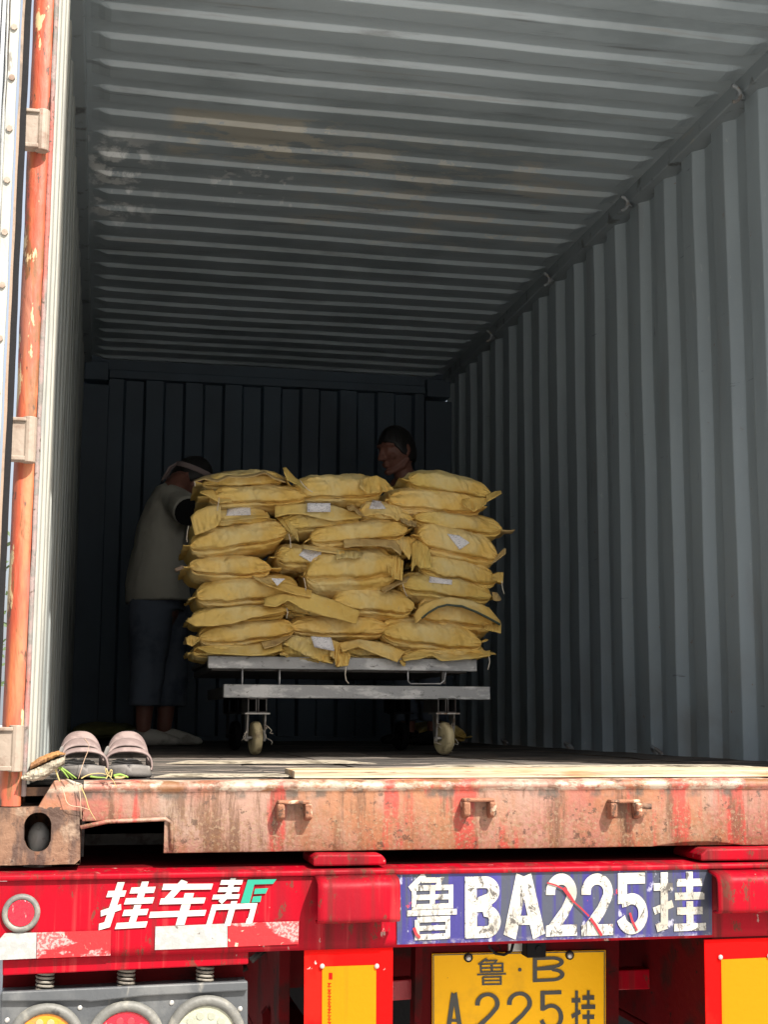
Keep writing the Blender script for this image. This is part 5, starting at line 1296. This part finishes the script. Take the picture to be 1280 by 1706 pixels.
# ------------------------------------------------------------------ sandals on the sill
def sandal(cx, cy_, yaw_, label):
    s = root('sandal', label, 'sandal', (cx, cy_, .003), 'pair of sandals at the container edge')
    s.rotation_euler = (0, 0, 0)
    Rz = Matrix.Rotation(yaw_, 3, 'Z')
    def L(x, y, z): return Vector((cx, cy_, .003))+Rz @ Vector((x, y, z))
    # local: toe at y=0 facing the camera, heel at y=.27
    def half(y):
        t = y/.27
        return .052*math.sqrt(max(0, 1-((.30-t)/.30)**2)) if t < .30 else (lerp(.052, .036, (t-.30)/.35) if t < .65 else (.036 if t < .85 else .036*math.sqrt(max(0, 1-((t-.85)/.155)**2))))
    def slab(z0f, z1, shrink, name, m, par):
        rows = []; n = 26
        for i in range(n+1):
            y = .0006+.2688*(.5-.5*math.cos(PI*i/n)); w_ = max(half(y)-shrink, .0008)
            lift = .005*max(0, 1-y/.07)**2
            ring_ = []
            for (fx, z) in ((-1, 0), (-1.03, .4), (-1, .8), (-.94, 1), (0, 1), (.94, 1), (1, .8), (1.03, .4), (1, 0), (0, 0)):
                zz = lerp(z0f, z1, z)+lift+(.004*(abs(fx) > .9 and z > .9))+.010*max(0, (y-.15)/.12)*z
                ring_.append(L(fx*w_, y, zz))
            rows.append(ring_)
        b = MB().grid(rows, True); k = len(b.v); b.f.append(tuple(range(9, -1, -1))); b.f.append(tuple(range(k-10, k)))
        return b.build(name, m, par, smooth=True)
    sole = slab(.0, .021, 0, 'sole', MT['sole'], s)
    slab(.0212, .0225, .007, 'insole', MT['insole'], s)
    def strap(y0, y1, hgt, wtop, lean, name, cut=0, tw=0):
        rows = []; n = 28
        for i in range(n+1):
            u = i/n; a_ = PI*u; x = -math.copysign(abs(math.cos(a_))**.8, math.cos(a_))*max(.0475, half((y0+y1)/2)+.001); z = .018+math.sin(a_)**.55*hgt
            row = []
            for k in range(7):
                v = k/6; w2 = lerp(1.0, wtop, math.sin(a_))
                yc = (y0+y1)/2+lean*math.sin(a_); y = yc+(v-.5)*(y1-y0)*w2
                row.append(L(x*(1-.04*v), y, z+max(cut, .008)*v*math.sin(a_)-.003*(2*v-1)**2))
            rows.append(row)
        return MB().grid(rows).build(name, MT['sandal'], s, smooth=True, solid=.0042)
    strap(.058, .092, .041, .42, -.004, 'toe_strap')
    strap(.125, .165, .053, .7, .006, 'instep_strap', .016)
    strap(.163, .205, .066, .8, .014, 'instep_strap', .018)
    # side web joining the straps
    for sg in (-1, 1):
        b = MB(); b.hexa([L(sg*.050, .05, .016), L(sg*.048, .16, .016), L(sg*.040, .165, .048), L(sg*.050, .115, .040), L(sg*.050, .07, .030)], [L(sg*.053, .05, .016), L(sg*.051, .16, .016), L(sg*.043, .165, .048), L(sg*.053, .115, .040), L(sg*.053, .07, .030)])
        b.build('side_web', MT['sandal'], s, bevel=.001)
    b = MB().tube([L(-.0505, .10, .050), L(-.046, .105, .062)], [(.006, .003)]*2, 14, ref=(0, 0, 1), round_=True); b.build('buckle', MT['sole'], s, smooth=True)
p = at(140, 1288, .075); sandal(p.x+.002, .060, R(4), 'left sandal of the pair by the door post, grass against its toe, mauve straps')
p = at(220, 1288, .10); sandal(p.x-.008, .085, R(0), 'right sandal of the pair, mauve straps, grey toe nearer the bare floor')

# ------------------------------------------------------------------ wood, grass, plank
def chunk(name, top, bot, Y, dep, m, label, cat, seed, thick=.0):
    rows = []
    n = 30
    def res(pl):
        L = [0]
        for a_, b_ in zip(pl, pl[1:]): L.append(L[-1]+math.hypot(b_[0]-a_[0], b_[1]-a_[1]))
        out = []
        for k in range(n+1):
            q = L[-1]*k/n; i = max([j for j in range(len(pl)-1) if L[j] <= q+1e-9] or [0]); t = min(1, (q-L[i])/(L[i+1]-L[i])); out.append((lerp(pl[i][0], pl[i+1][0], t), lerp(pl[i][1], pl[i+1][1], t)))
        return out
    T_, B_ = res(top), res(bot)
    for k in range(n+1):
        a_ = at(*T_[k], Y); b_ = at(*B_[k], Y); r = []
        for j in range(16):
            t = 2*PI*j/16; v = .5-.5*math.sin(t)*(abs(math.sin(t))**-.35 if abs(math.sin(t)) > .01 else 1); v = min(max(v, 0), 1)
            p = a_.lerp(b_, v); yy = dep/2-dep/2*math.cos(t)
            r.append(Vector((p.x+.0015*nz(k*.7, j, seed), Y+yy+.004*nz(k*.5, j*.8, seed), p.z+.0022*nz(k*.6, j*.9, seed+5))))
        rows.append(r)
    b = MB().grid(rows, True); q = len(b.v); b.f.append(tuple(range(15, -1, -1))); b.f.append(tuple(range(q-16, q)))
    o_ = b.build(name, m, None, smooth=False, bevel=.001); return tag(o_, label, cat)
chunk('wood_block', [(35, 1293), (50, 1282), (80, 1268), (108, 1258)], [(36, 1300), (55, 1303), (72, 1300), (88, 1287), (106, 1274)], -.035, .11, MT['wood_old'], 'split weathered wood block wedged between the door post and the sandals', 'wood', 3)
chunk('wood_scrap', [(50, 1272), (65, 1262), (85, 1254), (96, 1252), (108, 1256)], [(50, 1283), (65, 1277), (85, 1266), (100, 1259), (108, 1257)], -.028, .09, MT['wood_orange'], 'orange brown scrap of wood lying on the weathered block', 'wood', 8)
# fresh plank across the threshold
rows = []; a_ = at(490, 1298, .055); x1 = 2.30; n = 90
for k in range(n+1):
    x = lerp(a_.x, x1, k/n); tz = .0195+.0015*nz(x*3, 2)-(.008 if x > 1.86 else 0)*min(1, (x-1.86)/.02 if x > 1.86 else 0); ty = .050+.005*nz(x*5, 7)+.003*nz(x*23, 1); tz += .0022*nz(x*9, 3)+.0012*nz(x*31, 5)
    rows.append([(x, ty, .0035), (x, ty+.001, .008), (x, ty-.0005, tz), (x, ty+.03, tz+.001), (x, ty+.17+.012*nz(x*2, 5), tz+.0015), (x, ty+.17+.012*nz(x*2, 5), .0035)])
b = MB().grid(rows, True); q = len(b.v); b.f.append((5, 4, 3, 2, 1, 0)); b.f.append(tuple(range(q-6, q)))
tag(b.build('wood_plank', MT['wood'], None, bevel=.001), 'fresh pine plank lying along the container threshold', 'plank')
rows = []
for k in range(40):
    x = lerp(1.30, 2.05, k/39); rows.append([(x, .26, .0225), (x, .26, .028), (x, .30+.01*nz(x*4), .028), (x, .30+.01*nz(x*4), .0225)])
def strip(x0, x1, y, dep, h, label, seed):
    rows = []; n = 60
    for k in range(n+1):
        u = k/n; x = lerp(x0, x1, u); e = min(1, u*9, (1-u)*7); wob = .008*nz(x*4, seed)+.004*nz(x*17, seed)
        rows.append([(x, y+wob, .0045), (x, y+wob, .0045+h*e+.0005), (x, y+dep*e+wob+.006, .0045+h*e+.001*nz(x*6, seed)+.0005), (x, y+dep*e+wob+.006, .0045)])
    b = MB().grid(rows, True); q = len(b.v); b.f.append((3, 2, 1, 0)); b.f.append(tuple(range(q-4, q)))
    tag(b.build('wood_strip', MT['wood_old'], None), label, 'wood strip')
strip(.40, 1.02, 1.05, .10, .006, 'thin greyish splintered strip lying on the dark floor behind the sandals', 4)
strip(.33, .66, .10, .06, .005, 'short pale splinter on the threshold between the sandals and the pine plank', 9)
strip(1.0, 2.1, .62, .07, .007, 'long splintered strip on the floor behind the pine plank', 14)
# grass and straw
def blades(name, label, cat, sets):
    rt = root(name, label, cat, tuple(at(110, 1292, .02)))
    for (pts, Y, r, m, nm) in sets:
        P_ = [at(x, y, (Y[i] if isinstance(Y, tuple) else Y)) for i, (x, y) in enumerate(pts)]
        # smooth the polyline
        Q = []
        for i in range(len(P_)-1):
            p0, p1, p2, p3 = P_[max(i-1, 0)], P_[i], P_[i+1], P_[min(i+2, len(P_)-1)]
            for k in range(6):
                t = k/6; Q.append(.5*((2*p1)+(p2-p0)*t+(2*p0-5*p1+4*p2-p3)*t*t+(3*p1-p0-3*p2+p3)*t**3))
        Q.append(P_[-1]); nq_ = len(Q)
        MB().tube(Q, [(r*(1-.6*(i/nq_)), r*.35) for i in range(nq_)], 6, ref=(0, 0, 1)).build(nm, MT[m], rt, smooth=True)
def gp(*a): return [(30+x/5.333, 1200+y/5.333) for (x, y) in a]
blades('grass_tuft', 'green grass blades and a knotted straw lying before the sandals', 'grass', [
    (gp((330, 420), (345, 470), (372, 545)), -.018, .0026, 'straw', 'blade'), (gp((340, 395), (400, 450), (450, 515)), -.018, .0024, 'grass', 'blade'),
    (gp((350, 400), (430, 450), (520, 515)), -.015, .0028, 'grass', 'blade'), (gp((360, 420), (440, 470), (490, 520)), -.012, .0026, 'grass', 'blade'),
    (gp((640, 495), (700, 505), (790, 508)), -.014, .0026, 'grass', 'blade'), (gp((850, 495), (910, 480), (980, 505)), -.014, .0036, 'grass', 'blade'),
    (gp((860, 505), (920, 508), (970, 492)), -.014, .0030, 'straw', 'blade'),
    (gp((780, 520), (800, 480), (790, 440), (775, 425), (790, 480), (825, 500)), -.018, .0014, 'straw', 'straw_stem'), (gp((825, 505), (835, 450), (822, 440), (812, 490), (850, 540), (875, 595)), -.018, .0014, 'straw', 'straw_stem'),
    (gp((560, 515), (640, 478), (740, 470), (800, 490)), -.016, .0014, 'straw', 'straw_stem')])
blades('straw_strand', 'long pale straws drooping over the sill in front of the left sandal', 'straw', [
    (gp((590, 160), (630, 230), (590, 350), (560, 440), (535, 520)), (.04, .02, -.01, -.018, -.018), .0013, 'straw_pink', 'straw_stem'),
    (gp((535, 560), (550, 650), (558, 760), (560, 880)), -.018, .0013, 'straw_pink', 'straw_stem'),
    (gp((560, 590), (600, 680), (630, 780), (690, 885)), -.018, .0013, 'straw', 'straw_stem'),
    (gp((385, 590), (410, 650), (430, 720), (470, 755), (560, 770), (640, 795)), -.018, .0013, 'straw_pink', 'straw_stem')])
# ------------------------------------------------------------------ trees glimpsed between door and post
def tree(x, y, hgt, rad, seed, label):
    rn = random.Random(seed); rt = root('tree', label, 'tree', (x, y, G), 'dark trees beyond the container')
    t = MB(); t.tube([(x, y, G), (x+.1, y, G+hgt*.3), (x-.1, y+.1, G+hgt*.55), (x, y, G+hgt*.85)], [.22, .17, .11, .04], 10)
    for k in range(7):
        a_ = rn.uniform(0, 2*PI); z0 = G+hgt*rn.uniform(.35, .7); t.tube([(x, y, z0), (x+math.cos(a_)*rad*.35, y+math.sin(a_)*rad*.35, z0+.5), (x+math.cos(a_)*rad*.7, y+math.sin(a_)*rad*.7, z0+.8)], [.07, .045, .015], 6)
    t.build('trunk', MT['bark'], rt, smooth=True)
    c = MB(); cl = [(x+rn.uniform(-.6, .6)*rad, y+rn.uniform(-.6, .6)*rad, G+hgt*rn.uniform(.35, .9), rad*rn.uniform(.3, .55)) for _ in range(16)]
    for k in range(2600):
        cx, cy2, cz, cr = rn.choice(cl); d = Vector((rn.gauss(0, 1), rn.gauss(0, 1), rn.gauss(0, 1))).normalized()*cr*rn.random()**.4
        p = Vector((cx, cy2, cz))+d; u = Vector((rn.gauss(0, 1), rn.gauss(0, 1), rn.gauss(0, 1))).normalized(); v = u.orthogonal().normalized(); s_ = rn.uniform(.06, .13)
        c.quad([p+u*s_, p+v*s_*.5, p-u*s_, p-v*s_*.5])
    c.build('crown', MT['leaf'], rt, fixn=False)
tree(-3.9, 26, 5.6, 2.6, 1, 'dark bushy tree glimpsed between the door and the orange post'); tree(-9.5, 30, 6.6, 3.0, 2, 'larger dark tree standing further left beyond the open door')
